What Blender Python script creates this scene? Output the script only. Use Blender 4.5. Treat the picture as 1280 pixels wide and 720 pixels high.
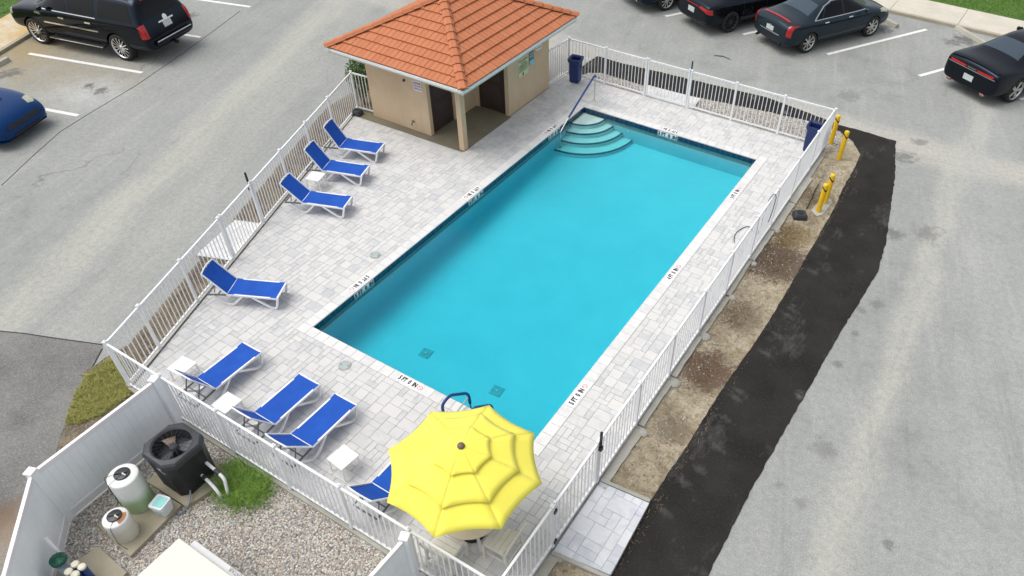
import bpy, bmesh, math, random
import numpy as np
from mathutils import Vector, Matrix
from mathutils.bvhtree import BVHTree
from math import sin, cos, pi, radians as rad

random.seed(7)
for o in list(bpy.data.objects): bpy.data.objects.remove(o)
SC = bpy.context.scene
COL = SC.collection

# ------------------------------------------------------------------ camera
F, PITCH, ROLL, YAW = 928.4, .7531, .0162, .5388
CX, CY = 704.04, 383.63
CAM = np.array([9.4028, -6.2638, 10.1939])
_cy, _sy, _cp, _sp = cos(YAW), sin(YAW), cos(PITCH), sin(PITCH)
FW = np.array([-_sy*_cp, _cy*_cp, -_sp]); RT = np.array([_cy, _sy, 0.]); UP = np.cross(RT, FW)
RT, UP = RT*cos(ROLL)+UP*sin(ROLL), -RT*sin(ROLL)+UP*cos(ROLL)
cam_d = bpy.data.cameras.new('camera'); cam_o = bpy.data.objects.new('camera', cam_d); COL.objects.link(cam_o)
cam_d.sensor_width = 36; cam_d.lens = F/1280*36
cam_d.shift_x = (640-CX)/1280; cam_d.shift_y = (CY-360)/1280
cam_d.clip_start = .1; cam_d.clip_end = 2000
M3 = Matrix(((RT[0], UP[0], -FW[0]), (RT[1], UP[1], -FW[1]), (RT[2], UP[2], -FW[2])))
cam_o.matrix_world = Matrix.Translation(Vector(CAM)) @ M3.to_4x4()
SC.camera = cam_o
def GP(x, y, z=0.):
    "measured spot of the photograph -> plan position (x, y) at height z"
    d = FW+RT*(x-CX)/F+UP*(CY-y)/F
    p = CAM+d*((z-CAM[2])/d[2]); return (float(p[0]), float(p[1]))

# ------------------------------------------------------------------ light
SUNDIR = Vector((-.50, -.28, 1.15)).normalized()
elev = math.asin(SUNDIR.z); rot = math.atan2(SUNDIR.x, SUNDIR.y)
w = bpy.data.worlds.new('World'); SC.world = w; w.use_nodes = True
wn = w.node_tree; bg = wn.nodes['Background']
sky = wn.nodes.new('ShaderNodeTexSky'); sky.sky_type = 'NISHITA'; sky.sun_disc = False
sky.sun_elevation = elev; sky.sun_rotation = rot % (2*pi)
sky.air_density = 1.0; sky.dust_density = 4.0; sky.ozone_density = 1.0
hs = wn.nodes.new('ShaderNodeHueSaturation'); hs.inputs['Saturation'].default_value = .30
wn.links.new(sky.outputs[0], hs.inputs['Color']); wn.links.new(hs.outputs[0], bg.inputs[0])
bg.inputs[1].default_value = .15
sd = bpy.data.lights.new('sun', 'SUN'); sd.energy = .68; sd.angle = rad(48); sd.color = (1, .965, .90)
so = bpy.data.objects.new('sun', sd); COL.objects.link(so)
so.rotation_euler = SUNDIR.to_track_quat('Z', 'Y').to_euler()
SC.view_settings.view_transform = 'Standard'; SC.view_settings.look = 'None'
SC.view_settings.exposure = 0.48; SC.view_settings.gamma = 1
SC.render.engine = 'CYCLES'
SC.cycles.max_bounces = 8; SC.cycles.transparent_max_bounces = 16

# ------------------------------------------------------------------ materials
def lin(c):
    if isinstance(c, str):
        v = [int(c[i:i+2], 16)/255 for i in (0, 2, 4)]
        v = [x/12.92 if x <= .04045 else ((x+.055)/1.055)**2.4 for x in v]
    else: v = list(c)
    return (v[0], v[1], v[2], 1)
class NT:
    def __init__(s, name):
        s.m = bpy.data.materials.new(name); s.m.use_nodes = True
        s.t = s.m.node_tree; s.b = s.t.nodes['Principled BSDF']; s.out = s.t.nodes['Material Output']
        s._co = None
    def n(s, k, **kw):
        x = s.t.nodes.new(k)
        for a, v in kw.items(): setattr(x, a, v)
        return x
    def l(s, a, b): s.t.links.new(a, b)
    def co(s):
        if s._co is None:
            s._co = s.n('ShaderNodeNewGeometry').outputs['Position']
        return s._co
    def obj(s):
        return s.n('ShaderNodeTexCoord').outputs['Object']
    def mapping(s, vec, loc=(0, 0, 0), rot=(0, 0, 0), scale=(1, 1, 1)):
        m = s.n('ShaderNodeMapping'); s.l(vec, m.inputs[0])
        m.inputs[1].default_value = loc; m.inputs[2].default_value = rot; m.inputs[3].default_value = scale
        return m.outputs[0]
    def noise(s, scale, detail=4, rough=.55, vec=None, dist=0):
        x = s.n('ShaderNodeTexNoise'); s.l(vec or s.co(), x.inputs['Vector'])
        x.inputs['Scale'].default_value = scale; x.inputs['Detail'].default_value = detail
        x.inputs['Roughness'].default_value = rough; x.inputs['Distortion'].default_value = dist
        return x.outputs['Fac']
    def ramp(s, fac, a, b, lo=0., hi=1.):
        x = s.n('ShaderNodeMapRange'); s.l(fac, x.inputs[0]); x.clamp = True
        x.inputs[1].default_value = a; x.inputs[2].default_value = b
        x.inputs[3].default_value = lo; x.inputs[4].default_value = hi
        return x.outputs[0]
    def math(s, op, a, b=None):
        x = s.n('ShaderNodeMath', operation=op)
        for i, v in enumerate((a, b)):
            if v is None: continue
            if isinstance(v, (int, float)): x.inputs[i].default_value = v
            else: s.l(v, x.inputs[i])
        return x.outputs[0]
    def mix(s, fac, a, b, mode='MIX'):
        x = s.n('ShaderNodeMix', data_type='RGBA', blend_type=mode)
        for i, v in ((0, fac), (6, a), (7, b)):
            if isinstance(v, (int, float)): x.inputs[i].default_value = v
            elif isinstance(v, (str, tuple)): x.inputs[i].default_value = lin(v)
            else: s.l(v, x.inputs[i])
        return x.outputs[2]
    def blob(s, x, y, r, ns=3., amt=.8, soft=.5, sx=1., ang=0.):
        "irregular stain mask round a world spot"
        v = s.mapping(s.co(), loc=(-x, -y, 0))
        v = s.mapping(v, rot=(0, 0, -ang))
        v = s.mapping(v, scale=(1/sx, 1, 0))
        ln = s.n('ShaderNodeVectorMath', operation='LENGTH'); s.l(v, ln.inputs[0])
        d = s.math('DIVIDE', ln.outputs['Value'], r)
        nn = s.math('MULTIPLY', s.math('SUBTRACT', s.noise(ns, 5, .65), .5), amt*3)
        return s.ramp(s.math('ADD', d, nn), 1-soft, 1, 1, 0)
    def base(s, c): 
        if isinstance(c, (str, tuple)): s.b.inputs['Base Color'].default_value = lin(c)
        else: s.l(c, s.b.inputs['Base Color'])
    def bump(s, h, strength=.3, dist=.01):
        x = s.n('ShaderNodeBump'); s.l(h, x.inputs['Height'])
        x.inputs['Strength'].default_value = strength; x.inputs['Distance'].default_value = dist
        s.l(x.outputs[0], s.b.inputs['Normal'])
    def rough(s, v):
        if isinstance(v, (int, float)): s.b.inputs['Roughness'].default_value = v
        else: s.l(v, s.b.inputs['Roughness'])
def plain(name, c, r=.5, var=.12, ns=6., bump=0., metal=0., coat=0., spec=None):
    t = NT(name); n = t.noise(ns, 5, .6)
    c1 = lin(c)[:3]; d = tuple(x*(1-var) for x in c1); u = tuple(min(1, x*(1+var*.6)) for x in c1)
    t.base(t.mix(t.ramp(n, .3, .7), d, u)); t.rough(t.ramp(n, .3, .7, max(0, r-.06), min(1, r+.06)))
    t.b.inputs['Metallic'].default_value = metal; t.b.inputs['Coat Weight'].default_value = coat
    t.b.inputs['Coat Roughness'].default_value = .04
    if spec is not None: t.b.inputs['Specular IOR Level'].default_value = spec
    if bump: t.bump(t.noise(ns*12, 3), bump, .003)
    return t.m

def m_lot():
    t = NT('lot_asphalt')
    big = t.noise(.16, 6, .6, dist=.6); mid = t.noise(.9, 6, .65); fine = t.noise(40, 4, .8); grit = t.noise(9, 5, .75)
    c = t.mix(t.ramp(big, .36, .64), (.250, .262, .250), (.325, .333, .312))
    c = t.mix(t.ramp(mid, .35, .7), c, (.34, .348, .328), 'MIX')
    c = t.mix(t.ramp(mid, .25, .42, .5, 0), c, (.20, .20, .19))
    # pale sandy wheel lanes, running with the aisles
    def lane(x, y, ang, half, k):
        v = t.mapping(t.mapping(t.co(), loc=(-x, -y, 0)), rot=(0, 0, -ang))
        s = t.n('ShaderNodeSeparateXYZ'); t.l(v, s.inputs[0])
        wob = t.math('MULTIPLY', t.math('SUBTRACT', t.noise(.35, 4, .6), .5), 1.3)
        d = t.math('ABSOLUTE', t.math('ADD', s.outputs['Y'], wob))
        st = t.noise(1, 5, .7, vec=t.mapping(v, scale=(.35, 3.5, 1)))
        return t.math('MULTIPLY', t.ramp(d, half*.3, half, 1, 0), t.ramp(st, .3, .6, k*.45, k))
    def lane2(p, q, half, k, col=(.47, .46, .405)):
        nonlocal c
        a, b = GP(*p, LOT), GP(*q, LOT); c = t.mix(lane((a[0]+b[0])/2, (a[1]+b[1])/2, math.atan2(b[1]-a[1], b[0]-a[0]), half, k), c, col)
    LOT = -.10
    lane2((330, 90), (175, 240), .75, .75); lane2((400, 60), (250, 230), .9, .45, (.40, .40, .365))
    lane2((620, 40), (900, 118), .75, .85, (.48, .455, .40)); lane2((900, 105), (1110, 165), .55, .7, (.48, .46, .41)); lane2((1145, 390), (1045, 690), .42, .75, (.46, .45, .40))
    lane2((1230, 250), (1250, 600), 1.0, .35, (.42, .43, .41))
    st2 = t.noise(1, 6, .8, vec=t.mapping(t.mapping(t.co(), rot=(0, 0, -1.85)), scale=(.12, 1.6, 1)))
    c = t.mix(t.ramp(st2, .52, .7, 0, .45), c, (.46, .455, .41)); c = t.mix(t.ramp(st2, .3, .44, .35, 0), c, (.17, .175, .165))
    # rust-coloured irrigation stain by the left walk, oil drips in the bays
    c = t.mix(t.math('MULTIPLY', t.blob(-16.8, 4.2, 2.6, 1.2, .35, .9), .9), c, (.36, .27, .12))
    c = t.mix(t.math('MULTIPLY', t.blob(-13.8, 3.9, 2.6, 1.2, .35, .9), .6), c, (.34, .29, .19))
    c = t.mix(t.math('MULTIPLY', t.blob(-12.6, 3.4, 1.5, 1.6, .45, .9), .75), c, (.52, .53, .52))
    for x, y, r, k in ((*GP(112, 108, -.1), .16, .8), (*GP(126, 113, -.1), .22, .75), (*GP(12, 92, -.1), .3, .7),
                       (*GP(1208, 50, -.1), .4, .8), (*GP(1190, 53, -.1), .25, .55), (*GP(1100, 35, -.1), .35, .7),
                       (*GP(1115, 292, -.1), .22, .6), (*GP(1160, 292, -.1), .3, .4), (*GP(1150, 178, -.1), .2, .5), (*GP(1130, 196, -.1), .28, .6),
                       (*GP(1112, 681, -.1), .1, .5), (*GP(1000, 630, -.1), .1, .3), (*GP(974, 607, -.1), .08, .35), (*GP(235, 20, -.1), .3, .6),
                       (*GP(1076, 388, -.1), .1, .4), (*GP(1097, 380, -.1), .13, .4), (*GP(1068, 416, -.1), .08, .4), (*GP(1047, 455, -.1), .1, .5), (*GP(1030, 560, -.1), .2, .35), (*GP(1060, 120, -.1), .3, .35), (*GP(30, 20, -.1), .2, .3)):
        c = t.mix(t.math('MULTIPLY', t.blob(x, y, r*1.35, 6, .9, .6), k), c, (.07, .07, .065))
    # cracks and seams
    vc = t.n('ShaderNodeTexVoronoi', feature='DISTANCE_TO_EDGE'); vc.inputs['Scale'].default_value = .16
    wv = t.n('ShaderNodeVectorMath', operation='ADD'); nz = t.n('ShaderNodeTexNoise'); nz.inputs['Scale'].default_value = 1.2; nz.inputs['Detail'].default_value = 6
    t.l(t.co(), nz.inputs['Vector']); t.l(t.co(), wv.inputs[0]); sc = t.n('ShaderNodeVectorMath', operation='SCALE'); sc.inputs['Scale'].default_value = 1.0
    t.l(nz.outputs['Color'], sc.inputs[0]); t.l(sc.outputs[0], wv.inputs[1]); t.l(wv.outputs[0], vc.inputs['Vector'])
    cr = t.math('MULTIPLY', t.ramp(vc.outputs['Distance'], 0.001, .0055, 1, 0), t.ramp(t.noise(.25, 2), .52, .66, 0, .45))
    c = t.mix(cr, c, (.08, .078, .07))
    # tar spots
    vs = t.n('ShaderNodeTexVoronoi'); vs.inputs['Scale'].default_value = 2.2; t.l(t.co(), vs.inputs['Vector'])
    c = t.mix(t.math('MULTIPLY', t.ramp(vs.outputs['Distance'], .018, .04, .7, 0), t.ramp(t.noise(.6, 2), .45, .6)), c, (.07, .07, .065))
    c = t.mix(t.ramp(fine, .3, .5, .6, 0), c, (.13, .135, .13))
    c = t.mix(t.ramp(fine, .52, .70, 0, .5), c, (.54, .54, .51))
    c = t.mix(t.ramp(grit, .3, .6, .35, 0), c, (.15, .155, .15))
    t.base(c); t.rough(.92); t.b.inputs['Specular IOR Level'].default_value = .25
    t.bump(t.math('ADD', fine, t.math('MULTIPLY', mid, .6)), .45, .006)
    return t.m
def m_oldroad():
    t = NT('old_asphalt'); f = t.noise(38, 3, .8); m = t.noise(1.1, 6, .65); g = t.noise(75, 2, .8)
    c = t.mix(t.ramp(m, .35, .65), (.135, .135, .13), (.225, .22, .205))
    c = t.mix(t.ramp(f, .52, .72, 0, .6), c, (.40, .385, .35)); c = t.mix(t.ramp(f, .28, .46, .7, 0), c, (.055, .055, .055))
    c = t.mix(t.ramp(g, .3, .5, .4, 0), c, (.05, .05, .05))
    c = t.mix(t.math('MULTIPLY', t.blob(*GP(0, 650, -.1), .5, 2, .4, .7), .8), c, (.10, .055, .035))
    c = t.mix(t.math('MULTIPLY', t.blob(*GP(20, 670, -.1), .9, 2, .4, .8), .5), c, (.33, .25, .17))
    t.base(c); t.rough(.95); t.bump(f, .8, .008); return t.m
def m_newroad():
    t = NT('new_asphalt'); f = t.noise(34, 4, .9); m = t.noise(1.3, 6, .6)
    c = t.mix(t.ramp(m, .35, .7), (.015, .014, .013), (.028, .026, .024))
    s = t.noise(1.6, 6, .75, vec=t.mapping(t.co(), rot=(0, 0, .25), scale=(1, .45, 1)))
    c = t.mix(t.ramp(s, .56, .72, 0, .4), c, (.15, .145, .135))
    vo = t.n('ShaderNodeTexVoronoi'); vo.inputs['Scale'].default_value = .9; t.l(t.co(), vo.inputs['Vector'])
    c = t.mix(t.math('MULTIPLY', t.ramp(vo.outputs['Distance'], .06, .16, .55, 0), t.ramp(t.noise(2.6, 5, .8), .48, .62)), c, (.24, .24, .235))
    for x, y in ((990, 387), (973, 420), (957, 442), (985, 395), (920, 498), (925, 490), (907, 523), (898, 559), (875, 587), (855, 604), (1015, 340), (1030, 310), (830, 640)):
        gx, gy = GP(x, y, -.1); c = t.mix(t.math('MULTIPLY', t.blob(gx, gy, .09, 14, .9, .9, sx=2.2, ang=-.3), .22), c, (.17, .165, .16))
    c = t.mix(t.ramp(f, .54, .70, 0, .35), c, (.11, .105, .10))
    t.base(c); t.rough(.9); t.b.inputs['Specular IOR Level'].default_value = .2; t.bump(f, .7, .006); return t.m
def m_dirt():
    t = NT('sandy_dirt'); m = t.noise(1.5, 6, .65, dist=.4); f = t.noise(24, 5, .9); g = t.noise(4.5, 6, .7); lit = t.noise(13, 5, .85); lit2 = t.noise(6, 7, .85)
    c = t.mix(t.ramp(m, .35, .65), (.37, .305, .20), (.55, .475, .345))
    c = t.mix(t.ramp(g, .49, .62, 0, .6), c, (.21, .175, .10)); c = t.mix(t.ramp(t.noise(2.6, 7, .8, dist=1), .54, .64, 0, .65), c, (.15, .115, .07))
    for x, y, r, k, col in ((6.95, 3.1, .55, .85, (.13, .075, .05)), (6.95, 6.9, .75, .9, (.115, .075, .055)), (6.9, 7.9, .5, .7, (.22, .15, .05)),
                            (6.9, 4.8, .5, .55, (.14, .11, .07)), (7.0, 1.5, .3, .5, (.16, .13, .09)), (6.9, 9.6, .5, .5, (.19, .16, .10))):
        c = t.mix(t.math('MULTIPLY', t.ramp(t.math('ADD', t.math('MULTIPLY', t.blob(x, y, r*1.25, 4.5, .6, .9), .55), lit), .60, .72), k), c, col)
        c = t.mix(t.math('MULTIPLY', t.blob(x, y, r*1.2, 3., .6, .9), k*.3), c, col)
    c = t.mix(t.ramp(lit2, .54, .64, 0, .75), c, (.13, .11, .08))
    c = t.mix(t.ramp(f, .58, .70, 0, .8), c, (.68, .65, .58)); c = t.mix(t.ramp(f, .28, .42, .75, 0), c, (.12, .095, .065))
    t.base(c); t.rough(.95); t.bump(t.math('ADD', f, g), 1, .03); return t.m
def m_mulch():
    t = NT('leaf_mulch'); f = t.noise(22, 5, .8, dist=.8); g = t.noise(3, 5, .7)
    c = t.mix(t.ramp(f, .38, .66), (.035, .028, .022), (.27, .22, .155))
    c = t.mix(t.ramp(g, .45, .65, 0, .55), c, (.30, .24, .15)); c = t.mix(t.ramp(f, .62, .75, 0, .7), c, (.62, .57, .48))
    t.base(c); t.rough(.95); t.bump(f, 1, .02); return t.m
def m_gravel():
    t = NT('pea_gravel')
    v = t.n('ShaderNodeTexVoronoi'); v.inputs['Scale'].default_value = 34; t.l(t.co(), v.inputs['Vector'])
    sp = t.n('ShaderNodeSeparateColor'); t.l(v.outputs['Color'], sp.inputs[0])
    c = t.mix(sp.outputs[0], (.24, .23, .22), (.64, .60, .53)); c = t.mix(t.ramp(sp.outputs[1], .86, .88), c, (.46, .32, .20))
    c = t.mix(t.ramp(sp.outputs[2], .86, .88), c, (.70, .69, .66))
    c = t.mix(t.ramp(v.outputs['Distance'], .45, .75, 0, .8), c, (.07, .065, .06))
    t.base(c); t.rough(.9); t.bump(t.math('SUBTRACT', 1, v.outputs['Distance']), 1, .02); return t.m
def m_pebble():
    t = NT('pebble'); a = t.n('ShaderNodeAttribute', attribute_name='tone'); 
    r = t.n('ShaderNodeValToRGB'); t.l(a.outputs['Fac'], r.inputs[0]); e = r.color_ramp.elements
    cols = [(.20, .20, .21), (.38, .36, .34), (.50, .46, .38), (.60, .58, .53), (.42, .36, .28), (.74, .72, .68)]
    e[0].position = 0; e[0].color = lin(cols[0]); e[1].position = 1; e[1].color = lin(cols[-1])
    for i, p in ((1, .25), (2, .45), (3, .62), (4, .8)): x = e.new(p); x.color = lin(cols[i])
    t.base(r.outputs[0]); t.rough(.75); return t.m
def m_paver(name='paver_concrete', light=(.62, .612, .592), mid=(.575, .57, .555), dark=(.465, .475, .485)):
    t = NT(name); a = t.n('ShaderNodeAttribute', attribute_name='tone')
    v = t.n('ShaderNodeVectorMath', operation='ADD'); t.l(t.co(), v.inputs[0]); cmb = t.n('ShaderNodeCombineXYZ'); 
    t.l(t.math('MULTIPLY', a.outputs['Fac'], 37.), cmb.inputs[0]); t.l(t.math('MULTIPLY', a.outputs['Fac'], 91.), cmb.inputs[1]); t.l(cmb.outputs[0], v.inputs[1])
    n1 = t.noise(3.2, 5, .6, vec=v.outputs[0], dist=1.2); n2 = t.noise(50, 3, .7)
    k = t.math('ADD', t.math('MULTIPLY', n1, .8), t.math('MULTIPLY', a.outputs['Fac'], .30))
    c = t.mix(t.ramp(k, .38, .60), light, mid); c = t.mix(t.ramp(k, .56, .78), c, dark)
    c = t.mix(t.math('MULTIPLY', t.ramp(a.outputs['Fac'], .0, .08, 1, 0), .35), c, (.68, .65, .59))
    big = t.noise(.45, 4, .6); c = t.mix(t.ramp(big, .4, .7, 0, .25), c, (.50, .49, .48))
    c = t.mix(t.ramp(n2, .25, .5, .25, 0), c, (.36, .36, .36))
    t.base(c); t.rough(.85); t.bump(n2, .25, .003); return t.m
def m_water():
    t = NT('pool_water'); n = t.t.nodes; n.remove(t.b)
    tr = t.n('ShaderNodeBsdfTransparent'); gl = t.n('ShaderNodeBsdfGlossy'); gl.inputs['Roughness'].default_value = .03
    fr = t.n('ShaderNodeFresnel'); fr.inputs['IOR'].default_value = 1.33
    bp = t.n('ShaderNodeBump'); bp.inputs['Strength'].default_value = .35; bp.inputs['Distance'].default_value = .03
    t.l(t.noise(2.4, 3, .5, dist=.7), bp.inputs['Height']); t.l(bp.outputs[0], gl.inputs['Normal']); t.l(bp.outputs[0], fr.inputs['Normal'])
    mx = t.n('ShaderNodeMixShader'); t.l(t.math('MULTIPLY', fr.outputs[0], .9), mx.inputs[0]); t.l(tr.outputs[0], mx.inputs[1]); t.l(gl.outputs[0], mx.inputs[2])
    t.l(mx.outputs[0], t.out.inputs['Surface'])
    va = t.n('ShaderNodeVolumeAbsorption'); va.inputs['Color'].default_value = (.0, .868, .935, 1); va.inputs['Density'].default_value = 1.35
    t.l(va.outputs[0], t.out.inputs['Volume']); return t.m
def m_plaster():
    t = NT('pool_plaster'); n = t.noise(1.0, 5, .6); f = t.noise(6, 4, .6)
    c = t.mix(t.ramp(n, .3, .7), (.44, .66, .69), (.51, .72, .74)); c = t.mix(t.ramp(f, .55, .8, 0, .3), c, (.44, .68, .70))
    t.base(c); t.rough(.7); return t.m
def m_tile(name, a, b, scale):
    t = NT(name); tc = t.obj(); v = t.n('ShaderNodeTexVoronoi'); 
    br = t.n('ShaderNodeTexBrick'); br.offset = 0; 
    sx = t.n('ShaderNodeSeparateXYZ'); t.l(t.co(), sx.inputs[0]); cb = t.n('ShaderNodeCombineXYZ')
    t.l(t.math('ADD', sx.outputs[0], sx.outputs[1]), cb.inputs[0]); t.l(sx.outputs[2], cb.inputs[1]); t.l(cb.outputs[0], br.inputs['Vector'])
    br.inputs['Scale'].default_value = 1; br.inputs['Brick Width'].default_value = scale; br.inputs['Row Height'].default_value = scale; br.inputs['Mortar Size'].default_value = .004
    br.inputs['Color1'].default_value = lin(a); br.inputs['Color2'].default_value = lin(b); br.inputs['Mortar'].default_value = lin((.10, .17, .22))
    t.base(br.outputs[0]); t.rough(.15); return t.m
def m_roof():
    t = NT('terracotta'); a = t.n('ShaderNodeAttribute', attribute_name='tone'); n = t.noise(2.2, 5, .6); f = t.noise(40, 3, .7)
    c = t.mix(a.outputs['Fac'], (.45, .152, .064), (.50, .175, .076)); c = t.mix(t.ramp(n, .45, .8, 0, .2), c, (.52, .22, .11))
    c = t.mix(t.ramp(n, .25, .4, .35, 0), c, (.33, .105, .05)); c = t.mix(t.ramp(f, .3, .5, .25, 0), c, (.28, .09, .045))
    t.base(c); t.rough(.8); t.bump(f, .25, .003); return t.m
def m_stucco():
    t = NT('beige_stucco'); n = t.noise(1.3, 5, .6); f = t.noise(70, 3, .7)
    v = t.noise(1, 5, .7, vec=t.mapping(t.co(), scale=(3, 3, .35)))
    c = t.mix(t.ramp(n, .35, .65), (.54, .405, .262), (.60, .465, .312)); c = t.mix(t.ramp(v, .52, .75, 0, .4), c, (.40, .35, .26))
    t.base(c); t.rough(.9); t.bump(f, .35, .003); return t.m
def m_concrete(name, a, b, stain=None, k=.4):
    t = NT(name); n = t.noise(1.4, 6, .65); f = t.noise(45, 3, .75)
    c = t.mix(t.ramp(n, .3, .7), a, b)
    if stain: c = t.mix(t.ramp(t.noise(.7, 5, .7, dist=.5), .45, .7, 0, k), c, stain)
    c = t.mix(t.ramp(f, .3, .5, .3, 0), c, tuple(x*.6 for x in a)); t.base(c); t.rough(.9); t.bump(f, .35, .004); return t.m
def m_walk_left():
    t = NT('stained_walk'); n = t.noise(1.2, 6, .65); f = t.noise(45, 3, .75)
    c = t.mix(t.ramp(n, .3, .7), (.50, .44, .32), (.62, .57, .46)); c = t.mix(t.ramp(t.noise(.9, 5, .7, dist=.5), .4, .6, 0, .75), c, (.52, .33, .10))
    c = t.mix(t.ramp(f, .3, .5, .25, 0), c, (.3, .25, .16)); t.base(c); t.rough(.9); return t.m
def m_grass(name, a, b, c3):
    t = NT(name); n = t.noise(1.6, 5, .65); f = t.noise(30, 4, .8)
    c = t.mix(t.ramp(n, .35, .65), a, b); c = t.mix(t.ramp(t.noise(5, 5, .8), .5, .62, 0, .8), c, c3); c = t.mix(t.ramp(f, .5, .75, 0, .7), c, c3); c = t.mix(t.ramp(f, .25, .45, .7, 0), c, tuple(x*.35 for x in a))
    t.base(c); t.rough(.9); t.bump(f, 1, .03); return t.m
def m_blade(name, a, b):
    t = NT(name); at = t.n('ShaderNodeAttribute', attribute_name='tone'); t.base(t.mix(at.outputs['Fac'], a, b)); t.rough(.6)
    return t.m
def m_line():
    t = NT('road_paint'); n = t.noise(9, 5, .75); f = t.noise(45, 3, .8)
    c = t.mix(t.ramp(n, .58, .7, 0, .8), (.74, .74, .71), (.33, .33, .31)); c = t.mix(t.ramp(f, .3, .42, .5, 0), c, (.3, .3, .28))
    t.base(c); t.rough(.8); return t.m
def m_carpaint(name, c, flake=0.):
    t = NT(name); t.base(c); t.rough(.06); t.b.inputs['Specular IOR Level'].default_value = .36; t.b.inputs['Specular Tint'].default_value = (.48, .66, .95, 1)  # blue of sky reflections is put into the paint's specular tint
    t.bump(t.noise(1.5, 2, .5, vec=t.obj()), .02, .02); return t.m
def m_yellow():
    t = NT('yellow_canvas'); n = t.noise(2.5, 4, .6); wv = t.noise(160, 2, .6)
    t.base(t.mix(t.ramp(n, .3, .7), (.92, .82, .10), (.95, .87, .13))); t.rough(.9)
    t.b.inputs['Sheen Weight'].default_value = .1; t.bump(wv, .15, .002)
    tl = t.n('ShaderNodeBsdfTranslucent'); tl.inputs['Color'].default_value = (.96, .88, .10, 1)
    mx = t.n('ShaderNodeMixShader'); mx.inputs[0].default_value = .10; t.l(t.b.outputs[0], mx.inputs[1]); t.l(tl.outputs[0], mx.inputs[2])
    t.l(mx.outputs[0], t.out.inputs['Surface']); return t.m
def m_tank(name, low, top):
    t = NT(name); s = t.n('ShaderNodeSeparateXYZ'); t.l(t.obj(), s.inputs[0]); n = t.noise(5, 5, .7)
    c = t.mix(t.ramp(t.math('ADD', s.outputs[2], t.math('MULTIPLY', n, .15)), .32, .5), low, top)
    t.base(c); t.rough(.45); t.b.inputs['Subsurface Weight'].default_value = .0; return t.m
MT = {}
MT['lot'] = m_lot(); MT['old'] = m_oldroad(); MT['new'] = m_newroad(); MT['dirt'] = m_dirt(); MT['mulch'] = m_mulch()
MT['gravel'] = m_gravel(); MT['pebble'] = m_pebble(); MT['paver'] = m_paver()
MT['coping'] = m_paver('coping_stone', (.70, .70, .68), (.64, .64, .625), (.55, .555, .545))
MT['padpaver'] = m_paver('pad_paver', (.66, .68, .70), (.58, .60, .63), (.46, .49, .53))
MT['joint'] = plain('joint_sand', (.44, .42, .39), .95, .3, 20)
MT['water'] = m_water(); MT['plaster'] = m_plaster(); MT['steppl'] = plain('step_plaster', (.74, .76, .70), .7, .06, 4); MT['navytile'] = m_tile('navy_tile', (.006, .03, .08), (.008, .05, .115), .15)
MT['steptile'] = plain('step_edge_tile', (.012, .10, .20), .2, .2, 30)
MT['roof'] = m_roof(); MT['stucco'] = m_stucco()
MT['door'] = plain('dark_brown_door', (.045, .030, .026), .45, .2, 5)
MT['slab'] = m_concrete('porch_slab', (.16, .14, .095), (.215, .19, .135), (.27, .22, .13), .4)
MT['gutter'] = plain('white_gutter', (.74, .79, .79), .4, .05)
MT['fascia'] = plain('cream_trim', (.60, .53, .38), .6, .1)
MT['white'] = plain('white_aluminium', (.78, .79, .80), .38, .05, 3)
MT['vinyl'] = plain('white_vinyl', (.88, .91, .93), .45, .06, 2)
MT['vinylcap'] = plain('vinyl_cap', (.84, .82, .83), .4, .04, 2)
MT['resin'] = plain('white_resin', (.80, .80, .80), .4, .05, 4)
MT['polywood'] = plain('cream_plastic_lumber', (.70, .68, .60), .55, .08, 8)
MT['tabletop'] = plain('beige_tabletop', (.66, .57, .45), .5, .08, 4)
MT['greymetal'] = plain('grey_metal', (.16, .165, .17), .4, .1, 8, metal=.5)
MT['steel'] = plain('stainless_steel', (.62, .62, .60), .22, .1, 8, metal=1)
MT['blackpl'] = plain('black_plastic', (.016, .017, .02), .42, .25, 8, spec=.35)
MT['dkgrey'] = plain('dark_grey_plastic', (.035, .04, .045), .5, .2, 8)
MT['binblue'] = plain('navy_bin_plastic', (.008, .028, .13), .42, .2, 8)
MT['railblue'] = plain('blue_rail_sleeve', (.006, .045, .19), .4, .1, 8)
MT['mesh'] = None
def m_sling():
    t = NT('blue_sling_mesh'); n = t.noise(3, 4, .6); wv = t.noise(220, 1, .5)
    t.base(t.mix(t.ramp(n, .3, .7), (.005, .066, .37), (.008, .088, .45))); t.rough(.75); t.bump(wv, .2, .002)
    t.b.inputs['Specular IOR Level'].default_value = .3; return t.m
MT['sling'] = m_sling()
MT['canvas'] = m_yellow()
MT['bollard'] = plain('bollard_yellow', (.80, .50, .012), .5, .1, 8)
MT['blackband'] = plain('black_band', (.02, .02, .02), .5)
MT['sign_w'] = plain('sign_white', (.74, .72, .74), .5, .04)
MT['sign_y'] = plain('sign_pale_yellow', (.56, .64, .36), .5, .06)
MT['sign_g'] = plain('sign_green', (.01, .13, .12), .5, .06)
MT['sign_b'] = plain('sign_light_blue', (.25, .52, .62), .5, .06)
MT['ink'] = plain('black_ink', (.02, .02, .025), .7)
MT['redink'] = plain('red_ink', (.45, .05, .07), .7)
MT['purpleink'] = plain('purple_ink', (.07, .03, .12), .7)
MT['marktile'] = plain('white_marker_tile', (.82, .82, .82), .4, .03)
MT['pad'] = m_concrete('weathered_pad', (.30, .27, .19), (.42, .38, .29), (.25, .20, .11), .5)
MT['walk'] = m_concrete('sidewalk_concrete', (.50, .47, .39), (.62, .58, .50), (.50, .42, .27), .35)
MT['walkL'] = m_walk_left()
MT['kerb'] = m_concrete('kerb_concrete', (.36, .33, .25), (.46, .42, .33), (.25, .20, .12), .5)
MT['stop'] = m_concrete('wheel_stop_concrete', (.38, .37, .31), (.48, .46, .39), (.25, .23, .17), .5)
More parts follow.
